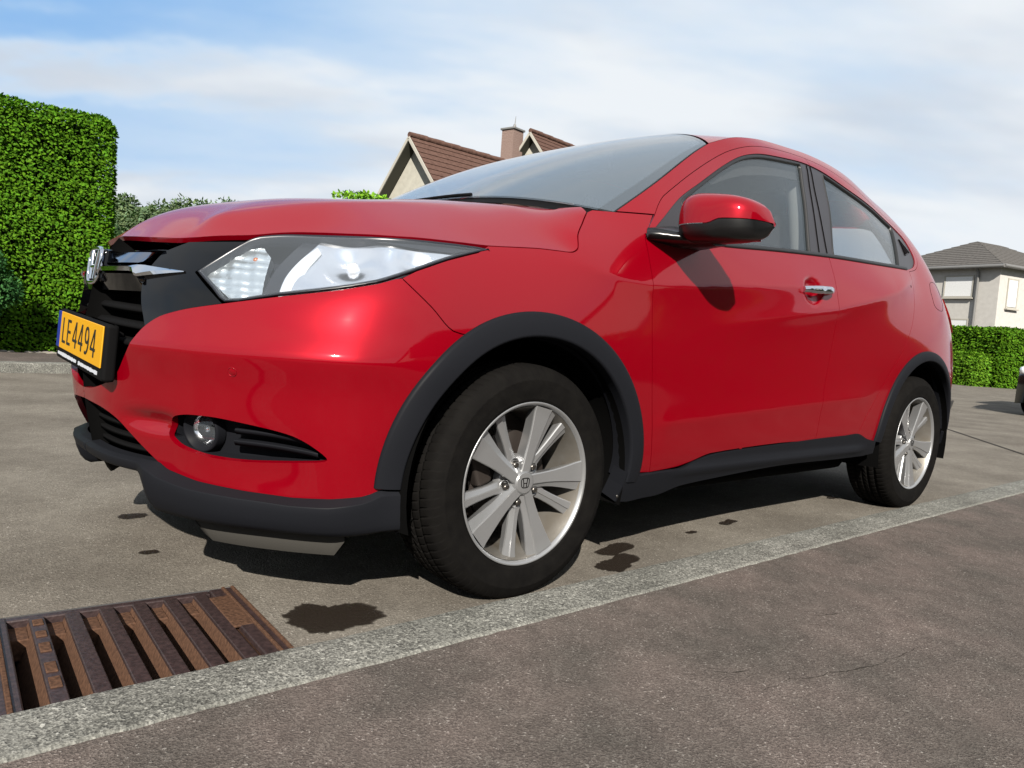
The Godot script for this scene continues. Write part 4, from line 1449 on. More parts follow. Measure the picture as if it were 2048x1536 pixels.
	# chrome strip: two facets, running out to a point on the side panel
	rows = []
	for k in 31:
		var u := lerpf(-1.489, -1.04, k / 30.0)
		var e := clampf((u + 1.195) / 0.155, 0.0, 1.0)
		var w := 1.0 - smoothstep(-1.225, -1.195, u)
		var yt := lerpf(0.8495 - 0.005 * (u + 1.489), 0.8362, e)
		var yb := lerpf(lerpf(0.814, 0.828, w), 0.8345, e)
		var yr := lerpf(lerpf(yb + 0.004, yb + 0.009, w), 0.8354, e)
		var f := 0.013 * (1.0 - e) + 0.001
		rows.append(PackedVector3Array([pt(u, yt, -0.03), pt(u, yt) + pn(u, yt) * 0.001, pt(u, yr) + pn(u, yr) * f, pt(u, yb) + pn(u, yb) * f * 0.6, pt(u, yb, -0.03)]))
	put("chrome_strip", both(hard_loft(rows)), M.chrome, grille)
	# face under the strip, turned down
	rows = []
	for k in 17:
		var u := lerpf(-1.489, -1.165, k / 16.0)
		var e := smoothstep(-1.22, -1.165, u)
		rows.append(PackedVector3Array([pt(u, 0.826, -0.01), pt(u, lerpf(0.824, 0.80, e), 0.002), pt(u, 0.780, -0.022), pt(u, 0.770, -0.07)]))
	put("lower_bar", both(hard_loft(rows)), M.gloss_black, grille)
	for y in [0.742, 0.700, 0.655]:
		rows = []
		var end: float = -1.118 - (0.742 - y) * 0.5
		for k in 17:
			var u := lerpf(-1.489, end, k / 16.0)
			var yy: float = y - 0.012 * k / 16.0
			rows.append(PackedVector3Array([pt(u, yy + 0.010, -0.09), pt(u, yy + 0.010, -0.036), pt(u, yy, -0.028), pt(u, yy - 0.010, -0.034), pt(u, yy - 0.010, -0.09)]))
		var b := Buf.new()
		b.grid(rows)
		put("slat", both(b), M.matt_black, grille)
	put("back_panel", both(shell_panel(PackedVector2Array([Vector2(-1.489, 0.93), Vector2(-1.05, 0.93), Vector2(-1.02, 0.72), Vector2(-1.12, 0.62), Vector2(-1.2, 0.50), Vector2(-1.489, 0.48)]), 0.05, -0.09, [], 0.0)), M.dark_void, grille)
	# badge
	var badge := letter_h(0.058, 0.048, 0.0062, 0.10)
	var face_basis := Basis(Vector3(0, 0, 1), Vector3(0.12, 0.99, 0).normalized(), Vector3(-0.99, 0.12, 0).normalized())
	var hb := put("badge", badge.moved(Transform3D(face_basis, Vector3(-0.908, 0.846, 0))), M.chrome, grille)
	var plaque := Buf.new()
	plaque.soft_box(Vector3.ZERO, Vector3(0.122, 0.094, 0.026), 0.012)
	put("badge_plaque", plaque.moved(Transform3D(face_basis, Vector3(-0.892, 0.845, 0))), M.gloss_black, grille)

	# number plate in its holder
	var pl := Node3D.new()
	pl.name = "number_plate"
	car.add_child(pl, true)
	pl.position = Vector3(-0.945, 0.636, 0)
	pl.basis = Basis(Vector3(0, 0, 1), Vector3(0.05, 0.999, 0).normalized(), Vector3(-0.999, 0.05, 0).normalized()) * Basis(Vector3(0, 0, 1), deg_to_rad(-3.0))
	var holder := Buf.new()
	holder.soft_box(Vector3(0, -0.006, -0.020), Vector3(0.545, 0.150, 0.034), 0.010)
	holder.soft_box(Vector3(0, -0.008, -0.045), Vector3(0.40, 0.11, 0.05), 0.010)
	put("plate_holder", holder, M.matt_black, pl)
	var y1 := Buf.new()
	y1.soft_box(Vector3(0.02, 0.008, -0.001), Vector3(0.480, 0.108, 0.004), 0.0018)
	put("plate_face", y1, M.plate_yellow, pl)
	var bl := Buf.new()
	bl.soft_box(Vector3(-0.2405, 0.008, -0.001), Vector3(0.040, 0.108, 0.004), 0.0018)
	put("country_band", bl, M.plate_blue, pl)
	var font := SystemFont.new()
	font.font_names = PackedStringArray(["Droid Sans Mono"])
	font.font_weight = 700
	var xs := [-0.165, -0.105, -0.028, 0.040, 0.108, 0.176]
	var word := "LE4494"
	for k in 6:
		var tm := TextMesh.new()
		tm.text = word[k]
		tm.font = font
		tm.font_size = 64
		tm.pixel_size = 0.0016
		tm.depth = 0.0012
		var ch := MeshInstance3D.new()
		ch.name = "character"
		ch.mesh = tm
		ch.material_override = M.plate_ink
		pl.add_child(ch, true)
		ch.scale = Vector3(0.95, 1.0, 1.0)
		ch.position = Vector3(xs[k], 0.008, 0.0018)
	var strip_b := Buf.new()
	rng.seed = 4
	var xx := -0.235
	while xx < 0.225:
		var w := rng.randf_range(0.007, 0.013)
		if absf(xx) > 0.012:
			strip_b.box(Vector3(xx + w / 2.0, -0.0625, -0.0022), Vector3(w, rng.randf_range(0.007, 0.011), 0.002))
		xx += w + 0.0035
	put("holder_lettering", strip_b, M.plate_white, pl)


func car_mirror(car: Node3D) -> void:
	for s in 2:
		var x := flip_z if s else Transform3D()
		var m := Node3D.new()
		m.name = "door_mirror"
		car.add_child(m, true)
		var shell := [Buf.new(), Buf.new(), Buf.new()]
		var top := []
		var low := []
		var n := 22
		for i in n + 1:
			var t := i / float(n)
			var z := lerpf(0.886, 1.143, t)
			# blunt rounded ends; the front sweeps back towards the tip
			var kk := pow(maxf(0.0, 1.0 - pow(absf(t - 0.47) / 0.53, 4.5)), 1.0 / 2.6)
			var sweep := 0.075 * pow(t, 1.6) + 0.03 * pow(1.0 - t, 4.0)
			var xr := 0.672 + 0.012 * t
			var xf := lerpf(xr - 0.015, 0.482 + sweep, pow(kk, 0.9))
			var yt := 1.114 + (0.098 - 0.026 * t * t) * kk
			var yb := 1.114 - (0.056 - 0.004 * t) * kk
			var sy := 1.110 + 0.014 * smoothstep(0.50, 0.66, t)
			var ring_t := PackedVector3Array()
			var ring_l := PackedVector3Array()
			for j in 13:
				var a := PI * j / 12.0
				# superellipse from the front (a = 0) over the top to the back
				var c := cos(a)
				var q := sin(a)
				var px := (xf + xr) / 2.0 - signf(c) * pow(absf(c), 0.62) * (xr - xf) / 2.0
				ring_t.append(Vector3(px, sy + (yt - sy) * pow(maxf(q, 0.0), 0.72), z))
				ring_l.append(Vector3(px + 0.004 * signf(c) * (1.0 if j < 12 else 0.0), sy - 0.002 - (sy - yb) * pow(maxf(q, 0.0), 0.72), z))
			top.append(ring_t)
			low.append(ring_l)
		shell[0].grid(top)
		shell[1].grid(low, false, true)
		put("cover", shell[0].moved(x), M.red_paint, m)
		put("lower_shell", shell[1].moved(x), M.mirror_black, m)
		var gl := Buf.new()
		gl.soft_box(Vector3(0.679, 1.118, 1.020), Vector3(0.004, 0.095, 0.165), 0.0015)
		put("mirror_glass", gl.moved(x), M.chrome, m)
		# foot and arm
		var foot := Buf.new()
		var rows := []
		for i in 9:
			var t := i / 8.0
			var z := lerpf(0.815, 0.990, t)
			var x0 := lerpf(0.463, 0.555, smoothstep(0.0, 1.0, t))
			var x1 := lerpf(0.735, 0.660, t)
			var yb := lerpf(1.056, 1.058, t)
			var yt := lerpf(1.122, 1.090, smoothstep(0.0, 0.7, t))
			rows.append(PackedVector3Array([Vector3(x0, yb + 0.006, z), Vector3(x0 + 0.02, (yt + yb) / 2.0 + 0.012, z), Vector3((x0 + x1) / 2.0, yt, z), Vector3(x1, yt - 0.004, z), Vector3(x1, yb, z), Vector3((x0 + x1) / 2.0, yb - 0.006, z)]))
		foot.grid(rows, true)
		foot.face(rows[-1])
		put("arm", foot.moved(x), M.mirror_black, m)


func car_cabin(car: Node3D) -> void:
	var b := Buf.new()
	b.soft_box(Vector3(1.5, 0.62, 0), Vector3(2.5, 0.5, 1.40), 0.05)
	put("cabin_floor", b, M.cabin_dark, car)
	b = Buf.new()
	b.soft_box(Vector3(0.52, 1.02, 0), Vector3(0.55, 0.20, 1.42), 0.06)
	b.soft_box(Vector3(0.78, 1.05, 0.36), Vector3(0.14, 0.10, 0.36), 0.04)
	put("dashboard", b, M.cabin_dark, car)
	for z in [-0.37, 0.37]:
		b = Buf.new()
		b.soft_box(Vector3(1.38, 0.80, z), Vector3(0.50, 0.16, 0.50), 0.05)
		b.soft_box(Vector3(1.70, 1.06, z), Vector3(0.13, 0.60, 0.48), 0.055, Basis(Vector3(0, 0, 1), -0.26))
		var st := put("front_seat", b, M.seat_cloth, car)
		b = Buf.new()
		b.soft_box(Vector3(1.82, 1.40, z), Vector3(0.09, 0.16, 0.26), 0.04, Basis(Vector3(0, 0, 1), -0.2))
		put("head_restraint", b, M.seat_cloth, st)
	b = Buf.new()
	b.soft_box(Vector3(2.46, 0.92, 0), Vector3(0.14, 0.44, 1.22), 0.06, Basis(Vector3(0, 0, 1), -0.3))
	put("rear_seat", b, M.seat_cloth, car)
	b = Buf.new()
	var ring := PackedVector3Array()
	var bs := Basis(Vector3(0, 0, 1), 0.45)
	for k in 25:
		ring.append(Vector3(0.98, 1.06, 0.37) + bs * Vector3(0, cos(TAU * k / 24.0), sin(TAU * k / 24.0)) * 0.18)
	b.tube(ring, 0.014, 8)
	put("steering_wheel", b, M.cabin_dark, car)
	# pale pillar trims and belts on the far and near side
	for s in [-1.0, 1.0]:
		b = Buf.new()
		b.tube(PackedVector3Array([Vector3(1.60, 1.12, 0.72 * s), Vector3(1.70, 1.50, 0.60 * s)]), 0.035, 10)
		put("pillar_trim", b, M.pale_trim, car)
	for s in [-1.0, 1.0]:
		var rows := []
		for k in 15:
			var u := lerpf(0.95, 2.55, k / 14.0)
			var y := line_y(u, RAIL)
			rows.append(PackedVector3Array([pt(u, y - 0.03, -0.03), pt(u, y - 0.08, -0.05), pt(u, y - 0.15, -0.035), pt(u, y - 0.15, -0.02)]))
		b = Buf.new()
		b.grid(rows)
		put("roof_side_trim", b.moved(flip_z if s < 0.0 else Transform3D()), M.headlining, car)
	b = Buf.new()
	b.soft_box(Vector3(1.06, 1.50, 0), Vector3(0.03, 0.07, 0.22), 0.012)
	put("inner_mirror", b, M.cabin_dark, car)


func make_car() -> void:
	var car := thing("red_car", "red compact crossover car with black wheel arch trim parked along the granite kerb", "car")
	car_body(car)
	car_nose(car)
	car_mirror(car)
	car_cabin(car)
	var shared := {}
	make_wheel(car, Vector3(0, 0.325, 0.7645), false, 0.0, shared)
	make_wheel(car, Vector3(2.61, 0.325, 0.7665), false, deg_to_rad(-14.0), shared)
	make_wheel(car, Vector3(0, 0.325, -0.7645), true, 0.3, shared)
	make_wheel(car, Vector3(2.61, 0.325, -0.7665), true, 0.8, shared)


# ---------------------------------------------------------------- plants
func leaf_mesh(l: float, w: float, bend: float) -> ArrayMesh:
	var b := Buf.new()
	var rows := []
	for q in [[0.0, 0.08], [0.35, 1.0], [0.7, 0.75], [1.0, 0.05]]:
		var y: float = q[0] * l
		var z: float = -bend * q[0] * q[0] * l
		var h: float = w * q[1] * 0.5
		rows.append(PackedVector3Array([Vector3(-h, y, z), Vector3(0, y, z + 0.12 * h), Vector3(h, y, z)]))
	b.grid(rows)
	return b.mesh()


func leaves(called: String, parent: Node, mesh: Mesh, places: Array, colors: Array, mat_: Material) -> void:
	var mm := MultiMesh.new()
	mm.transform_format = MultiMesh.TRANSFORM_3D
	mm.use_colors = true
	mm.mesh = mesh
	mm.instance_count = places.size()
	for i in places.size():
		mm.set_instance_transform(i, places[i])
		mm.set_instance_color(i, colors[i])
	var o := MultiMeshInstance3D.new()
	o.name = called
	o.multimesh = mm
	o.material_override = mat_
	o.set_meta("kind", "stuff")
	parent.add_child(o, true)


func leaf_color(base: Color, vary: float) -> Color:
	var k := rng.randf_range(1.0 - vary, 1.0 + vary)
	var w := rng.randf_range(-0.25, 0.35) * vary
	return Color(base.r * k * (1.0 + w), base.g * k, base.b * k * (1.0 - w), 1.0)


func leaf_pose(at: Vector3, out: Vector3, size: float) -> Transform3D:
	var dir := (out * rng.randf_range(0.2, 1.0) + Vector3(rng.randfn(0, 0.5), rng.randfn(-0.1, 0.45), rng.randfn(0, 0.5))).normalized()
	var up := Vector3(rng.randfn(0, 0.6), 1.0, rng.randfn(0, 0.6)).normalized()
	var z := (out * 1.5 + Vector3.UP * 0.45 + up * 0.4).normalized()
	var x := dir.cross(z)
	if x.length() < 0.05:
		x = Vector3.RIGHT
	x = x.normalized()
	z = x.cross(dir).normalized()
	return Transform3D(Basis(x, dir, z) * size, at)


# clipped hedge: a box (size in local axes, base at y 0) of leafy skin over a twiggy core
func hedge(called: String, label: String, at: Vector3, turn: float, size: Vector3, count: int, leaf: float, base: Color, faces: Array, lump: float) -> Node3D:
	var h := thing(called, label, "hedge", at, turn)
	var core := Buf.new()
	core.soft_box(Vector3(0, size.y / 2.0 - 0.06, 0), size - Vector3(0.36, 0.16, 0.36), 0.12)
	put("twigs", core, M.hedge_twigs, h)
	var n := FastNoiseLite.new()
	n.seed = hash(called) % 1000
	n.frequency = 0.9
	var places := []
	var colors := []
	var total := 0.0
	var areas := []
	for f in faces:
		var a: float = size.x * size.y if f.z != 0 else size.z * size.y if f.x != 0 else size.x * size.z
		areas.append(a)
		total += a
	for k in faces.size():
		var f: Vector3 = faces[k]
		for i in int(count * areas[k] / total):
			var p := Vector3(rng.randf_range(-0.5, 0.5) * size.x, rng.randf_range(0.0, 1.0) * size.y, rng.randf_range(-0.5, 0.5) * size.z)
			if f.x != 0:
				p.x = f.x * size.x / 2.0
			elif f.y != 0:
				p.y = size.y
			else:
				p.z = f.z * size.z / 2.0
			var bump := n.get_noise_3d(p.x * 1.2, p.y * 1.2, p.z * 1.2) * lump + n.get_noise_3d(p.x * 4.0, p.y * 4.0, p.z * 4.0) * lump * 0.7
			p += f * (bump - pow(rng.randf(), 1.6) * 0.20 + (0.05 if rng.randf() < 0.05 else 0.0))
			# soften the arrises
			var c := Vector3(absf(p.x) - size.x / 2.0 + 0.22, p.y - size.y + 0.22, absf(p.z) - size.z / 2.0 + 0.22)
			c = c.max(Vector3.ZERO)
			if c.length() > 0.22:
				var pull := c * (1.0 - 0.22 / c.length())
				p -= Vector3(pull.x * signf(p.x), pull.y, pull.z * signf(p.z))
			places.append(leaf_pose(p, f, leaf * rng.randf_range(0.65, 1.3)))
			colors.append(leaf_color(base, 0.45))
	leaves("foliage", h, leaf_mesh(1.0, 0.62, 0.25), places, colors, M.hedge_leaf)
	return h


# a tree: tapered trunk, limbs, and clumps of leaves along them
func tree(called: String, label: String, at: Vector3, height: float, spread: float, count: int, leaf: float, base: Color, seed_: int, group := "", weeping := 0.0) -> void:
	var t := thing(called, label, "tree" if height > 2.0 else "shrub", at, 0.0, group)
	rng.seed = seed_
	var wood := Buf.new()
	var tips := []
	wood.tube(PackedVector3Array([Vector3.ZERO, Vector3(0.03, height * 0.3, 0.02), Vector3(-0.02, height * 0.62, 0.03), Vector3(0.0, height * 0.9, 0)]), height * 0.028, 8, height * 0.006)
	for k in 13:
		var a := TAU * k / 13.0 * 2.4 + rng.randf() * 0.6
		var h0 := height * rng.randf_range(0.16, 0.7)
		var r := spread * rng.randf_range(0.55, 1.0) * (1.0 - 0.35 * h0 / height)
		var p0 := Vector3(0, h0, 0)
		var p1 := p0 + Vector3(cos(a) * r * 0.5, height * 0.14, sin(a) * r * 0.5)
		var p2 := p0 + Vector3(cos(a) * r, height * rng.randf_range(0.12, 0.30), sin(a) * r)
		wood.tube(PackedVector3Array([p0, p1, p2]), height * 0.011, 6, height * 0.003)
		tips.append([p1, spread * 0.36])
		tips.append([p2, spread * 0.34])
		tips.append([p2 + Vector3(rng.randfn(0, 0.15), rng.randf_range(0.05, 0.2), rng.randfn(0, 0.15)) * spread, spread * 0.24])
	for k in 5:
		tips.append([Vector3(rng.randfn(0, 0.14) * spread, height * rng.randf_range(0.78, 0.96), rng.randfn(0, 0.14) * spread), spread * 0.26])
	put("trunk", wood, M.bark, t)
	var places := []
	var colors := []
	for i in count:
		var q: Array = tips[rng.randi() % tips.size()]
		var d := Vector3(rng.randfn(), rng.randfn(), rng.randfn()).normalized()
		var p: Vector3 = q[0] + d * q[1] * pow(rng.randf(), 0.45) * Vector3(1.0, 0.85 + weeping, 1.0)
		if p.y < 0.05:
			continue
		places.append(leaf_pose(p, (d + Vector3.UP * 0.4 - Vector3.UP * weeping).normalized(), leaf * rng.randf_range(0.7, 1.4)))
		colors.append(leaf_color(base, 0.35))
	leaves("crown", t, leaf_mesh(1.0, 0.5, 0.2), places, colors, M.hedge_leaf)


# ---------------------------------------------------------------- ground
func slab(x0: float, x1: float, z0: float, z1: float, y: float, thick := 0.2) -> Buf:
	var b := Buf.new()
	b.box(Vector3((x0 + x1) / 2.0, y - thick / 2.0, (z0 + z1) / 2.0), Vector3(x1 - x0, thick, z1 - z0))
	return b


const KERB_Z := 0.907
const KERB_W := 0.178
const GRATE_AT := Vector2(-1.222, 0.352)   # x, z of its far left corner
const GRATE_SIZE := Vector2(0.590, 0.56)
const GRATE_TURN := -0.085
func make_ground() -> void:
	var b := Buf.new()
	# road sheet with a hole for the gully
	var quad := func(x0, x1, z0, z1, y): b.face(PackedVector3Array([Vector3(x0, y, z0), Vector3(x1, y, z0), Vector3(x1, y, z1), Vector3(x0, y, z1)]), Vector3.UP)
	quad.call(-80.0, -2.0, -6.27, KERB_Z + 0.02, 0.0)
	quad.call(0.0, 160.0, -6.27, KERB_Z + 0.02, 0.0)
	quad.call(-2.0, 0.0, -6.27, -0.2, 0.0)
	var hole := PackedVector2Array()
	for q in [Vector2(0, 0), Vector2(GRATE_SIZE.x, 0), Vector2(GRATE_SIZE.x, GRATE_SIZE.y), Vector2(0, GRATE_SIZE.y)]:
		hole.append(GRATE_AT + q.rotated(-GRATE_TURN))
	for q in [[-2.0, -0.92], [-0.92, 0.0]]:
		for part in Geometry2D.clip_polygons(PackedVector2Array([Vector2(q[0], -0.2), Vector2(q[1], -0.2), Vector2(q[1], KERB_Z + 0.02), Vector2(q[0], KERB_Z + 0.02)]), hole):
			var pts := PackedVector3Array()
			for v in part:
				pts.append(Vector3(v.x, 0.0, v.y))
			b.face(pts, Vector3.UP)
	# side road at the far junction
	quad.call(13.0, 160.0, -90.0, -6.27, 0.0)
	# ragged edge of asphalt round the gully
	structure("road", b, M.road_asphalt, "grey asphalt road surface under the red car")
	b = Buf.new()
	b.face(PackedVector3Array([Vector3(-220, -0.06, -220), Vector3(260, -0.06, -220), Vector3(260, -0.06, -0.5), Vector3(-220, -0.06, -0.5)]), Vector3.UP)
	b.face(PackedVector3Array([Vector3(-220, -0.06, 1.2), Vector3(260, -0.06, 1.2), Vector3(260, -0.06, 220), Vector3(-220, -0.06, 220)]), Vector3.UP)
	structure("ground", b, M.lawn, "grass ground beyond the streets")
	# near kerb: rounded arris, slightly uneven
	b = Buf.new()
	var rows := []
	var n := FastNoiseLite.new()
	n.seed = 9
	n.frequency = 6.0
	var xs := []
	var x := -5.0
	while x < 12.0:
		xs.append(x)
		x += 0.03
	xs.push_front(-80.0)
	xs.append(160.0)
	for q in xs:
		var e := n.get_noise_1d(q) * 0.004 + n.get_noise_1d(q * 4.0 + 50.0) * 0.003
		var f := n.get_noise_1d(q * 2.0 + 300.0) * 0.006
		rows.append(PackedVector3Array([Vector3(q, -0.2, KERB_Z + e), Vector3(q, 0.016 + e * 0.6, KERB_Z + e), Vector3(q, 0.027, KERB_Z + 0.004 + e), Vector3(q, 0.0325, KERB_Z + 0.014 + e), Vector3(q, 0.0345, KERB_Z + 0.05), Vector3(q, 0.0345, KERB_Z + KERB_W - 0.02), Vector3(q, 0.0335, KERB_Z + KERB_W - 0.006 + f), Vector3(q, 0.02, KERB_Z + KERB_W + f), Vector3(q, -0.2, KERB_Z + KERB_W)]))
	b.grid(rows)
	structure("kerb", b, M.kerb_granite, "speckled grey granite kerb along the near pavement")
	# near pavement
	b = Buf.new()
	b.face(PackedVector3Array([Vector3(-80, 0.0305, KERB_Z + KERB_W - 0.02), Vector3(160, 0.0305, KERB_Z + KERB_W - 0.02), Vector3(160, 0.0305, 7.5), Vector3(-80, 0.0305, 7.5)]), Vector3.UP)
	structure("pavement", b, M.pavement_asphalt, "brownish asphalt pavement in the foreground")
	# cracks in the pavement
	for q in [[Vector3(-0.02, 0, 1.60), Vector3(0.62, 0, 1.735), 5], [Vector3(0.55, 0, 1.44), Vector3(0.68, 0, 1.50), 6], [Vector3(0.0, 0, 1.50), Vector3(0.10, 0, 1.56), 7]]:
		rng.seed = q[2]
		b = Buf.new()
		var a: Vector3 = q[0]
		var d: Vector3 = q[1] - a
		var steps := int(d.length() / 0.012)
		var side := d.normalized().cross(Vector3.UP)
		var off := 0.0
		var left := PackedVector3Array()
		var right := PackedVector3Array()
		for k in steps + 1:
			off += rng.randfn(0, 0.0035)
			off *= 0.97
			var w := maxf(0.0004, rng.randf_range(-0.0008, 0.0024)) * sin(PI * clampf(k / float(steps), 0.02, 0.98))
			var p := a + d * (k / float(steps)) + side * off + Vector3(0, 0.0318, 0)
			left.append(p - side * w)
			right.append(p + side * w)
		b.grid([left, right], false, true)
		structure("pavement_crack", b, M.tar_seam, "thin dark crack in the foreground pavement")
	# far kerb, far pavement, verge
	b = Buf.new()
	b.soft_box(Vector3(-33.5, -0.05, -6.36), Vector3(93.0, 0.30, 0.18), 0.012)
	structure("far_kerb", b, M.kerb_granite, "pale kerb along the far side of the road")
	structure("far_pavement", slab(-80, 13.0, -8.05, -6.45, 0.09), M.pavement_asphalt, "strip of far pavement in front of the tall hedge")
	structure("verge", slab(-80, 13.0, -40.0, -8.05, 0.07), M.verge_soil, "bare soil under the tall hedge")
	# joint lines in the road
	b = Buf.new()
	for q in [[Vector3(7.9, 0.003, -0.9), Vector3(14.5, 0.003, -3.1), 0.02], [Vector3(7.9, 0.003, -0.9), Vector3(6.0, 0.003, 0.5), 0.015]]:
		var d: Vector3 = (q[1] - q[0]).normalized().cross(Vector3.UP) * q[2]
		b.face(PackedVector3Array([q[0] - d, q[1] - d, q[1] + d, q[0] + d]), Vector3.UP)
	structure("road_seam", b, M.tar_seam, "dark tar seam across the road behind the red car")


func stain(label: String, at: Vector2, rx: float, rz: float, seed_: int, turn := 0.0, lobes := []) -> void:
	var n := FastNoiseLite.new()
	n.seed = seed_
	n.frequency = 0.9
	var shapes: Array = [[Vector2.ZERO, rx, rz]] + lobes
	var b := Buf.new()
	b.add(Vector3.ZERO, Vector3.UP)
	b.c.append(Color(1, 1, 1, 0.88))
	var around := 120
	for ring in 4:
		for k in around:
			var a := TAU * k / around
			var far := 0.0
			for s in shapes:   # how far the farthest lobe reaches in this direction
				for m in 60:
					var t := TAU * m / 60.0
					var q: Vector2 = s[0] + Vector2(cos(t) * s[1], sin(t) * s[2])
					var across := absf(q.cross(Vector2(cos(a), sin(a))))
					var along := q.dot(Vector2(cos(a), sin(a)))
					if along > 0.0 and across < 0.22 * along + 0.003:
						far = maxf(far, along)
			far *= 1.0 + n.get_noise_2d(cos(a) * 1.4, sin(a) * 1.4) * 0.24 + n.get_noise_2d(cos(a) * 5.0, sin(a) * 5.0 + 40.0) * 0.12 + n.get_noise_2d(cos(a) * 16.0, sin(a) * 16.0 + 90.0) * 0.035
			var share: float = [0.5, 0.92, 0.98, 1.03][ring]
			b.add(Vector3(cos(a) * far * share, 0, sin(a) * far * share), Vector3.UP)
			b.c.append(Color(1, 1, 1, [0.88, 0.85, 0.66, 0.0][ring]))
	for k in around:
		b.tri_to(0, 1 + k, 1 + (k + 1) % around, Vector3.UP)
		for ring in 3:
			var p := 1 + ring * around
			b.tri_to(p + k, p + (k + 1) % around, p + around + k, Vector3.UP)
			b.tri_to(p + around + k, p + (k + 1) % around, p + around + (k + 1) % around, Vector3.UP)
	var o := put(numbered("oil_stain"), b, M.oil_stain)
	o.position = Vector3(at.x, 0.0035, at.y)
	o.rotation.y = turn
	tag(o, label, "", "", "structure")


func make_stains() -> void:
	stain("large dark wet stain between the gully grate and the front tyre", Vector2(-0.545, 0.728), 0.072, 0.102, 3, 0.20, [[Vector2(0.080, 0.03), 0.072, 0.062]])
	stain("dark wet stain just behind the front tyre, nearer the kerb", Vector2(0.475, 0.795), 0.075, 0.05, 8, 0.3, [[Vector2(0.09, 0.0), 0.06, 0.018]])
	stain("dark wet stain behind the front tyre at the edge of the car's shadow", Vector2(0.63, 0.665), 0.10, 0.035, 14, 0.25)
	stain("small dark spot on the road left of the front bumper", Vector2(-0.66, -0.45), 0.05, 0.035, 21)
	stain("tiny dark spot on the road below the front bumper's chin", Vector2(-0.735, 0.0), 0.028, 0.018, 22)
	stain("small dark spot on the sunlit strip below the front door", Vector2(1.40, 0.62), 0.06, 0.018, 24, 0.2)
	stain("small dark spot on the sunlit strip just ahead of the rear tyre", Vector2(2.45, 0.555), 0.06, 0.016, 27, 0.2)
	stain("tiny dark spot on the sunlit strip nearest the front tyre", Vector2(1.10, 0.65), 0.03, 0.012, 29)


func make_grate() -> void:
	var t := thing("gully_grate", "rusty cast iron gully grate set in the road against the kerb", "drain grate", Vector3(GRATE_AT.x, 0, GRATE_AT.y), GRATE_TURN)
	var w := GRATE_SIZE.x
	var d := GRATE_SIZE.y
	# frame: four sides with a step
	var f := Buf.new()
	f.soft_box(Vector3(0.035, -0.05, d / 2.0), Vector3(0.07, 0.10, d), 0.004)
	f.soft_box(Vector3(w - 0.0325, -0.05, d / 2.0), Vector3(0.065, 0.10, d), 0.004)
	f.soft_box(Vector3(w / 2.0, -0.052, 0.012), Vector3(w - 0.13, 0.10, 0.024), 0.004)
	f.soft_box(Vector3(w / 2.0, -0.052, d - 0.012), Vector3(w - 0.13, 0.10, 0.024), 0.004)
	put("frame", f, M.worn_iron, t)
	var rim := Buf.new()
	for x in [w - 0.006, w - 0.030]:
		rim.soft_box(Vector3(x, 0.001, d / 2.0), Vector3(0.008, 0.010, d - 0.01), 0.002)
	rim.soft_box(Vector3(w - 0.055, -0.002, d * 0.30), Vector3(0.05, 0.006, d * 0.38), 0.002)
	for x in [0.012, 0.048]:
		rim.soft_box(Vector3(x, 0.002, d / 2.0), Vector3(0.010, 0.008, d - 0.02), 0.002)
	put("frame_ridge", rim, M.rusty_iron, t)
	# bars: flat top, flank sloping to the left and down
	var bars := 6
	var pitch := 0.0735
	var x0 := 0.110
	for k in bars:
		var x := x0 + pitch * k
		var b := Buf.new()
		var rows := []
		for z in [0.022, d - 0.022]:
			rows.append(PackedVector3Array([Vector3(x + 0.004, -0.008, z), Vector3(x - 0.024, -0.085, z), Vector3(x - 0.014, -0.105, z), Vector3(x + 0.028, -0.105, z), Vector3(x + 0.034, -0.008, z)]))
		for j in 5:
			var strip := []
			for r in rows:
				strip.append(PackedVector3Array([r[j], r[(j + 1) % 5]]))
			b.grid(strip)
		var bar := put("bar", b, M.rusty_iron, t)
		var top := Buf.new()
		top.soft_box(Vector3(x + 0.019, -0.0065, d / 2.0), Vector3(0.0325, 0.010, d - 0.042), 0.0025)
		put("bar_top", top, M.worn_iron, bar)
		# shelf between the bars at the far end
		b = Buf.new()
		b.soft_box(Vector3(x - 0.022, -0.045, 0.060), Vector3(0.045, 0.05, 0.085), 0.003)
		put("web", b, M.rusty_iron, t)
		b = Buf.new()
		b.soft_box(Vector3(x - 0.022, -0.045, d - 0.060), Vector3(0.045, 0.05, 0.085), 0.003)
		put("web", b, M.rusty_iron, t)
		if k == 0:
			for z in [0.060, 0.135, 0.215, 0.325, 0.40]:
				b = Buf.new()
				b.soft_box(Vector3(x + 0.019, -0.0005, z), Vector3(0.022, 0.005, 0.05 if z > 0.2 else 0.034), 0.002)
				put("raised_pad", b, M.rusty_iron, bar)
	var wide := Buf.new()
	wide.soft_box(Vector3(w - 0.078, -0.034, d * 0.62), Vector3(0.045, 0.05, d * 0.66), 0.018)
	put("side_lug", wide, M.rusty_iron, t)
	var pit := Buf.new()
	var a := [Vector3(0.02, -0.02, 0.005), Vector3(w - 0.02, -0.02, 0.005), Vector3(w - 0.02, -0.02, d - 0.005), Vector3(0.02, -0.02, d - 0.005)]
	for k in 4:
		pit.face(PackedVector3Array([a[k], a[(k + 1) % 4], a[(k + 1) % 4] - Vector3(0, 0.6, 0), a[k] - Vector3(0, 0.6, 0)]))
	pit.face(PackedVector3Array([a[0] - Vector3(0, 0.6, 0), a[1] - Vector3(0, 0.6, 0), a[2] - Vector3(0, 0.6, 0), a[3] - Vector3(0, 0.6, 0)]))
	put("pit", pit, M.dark_void, t)


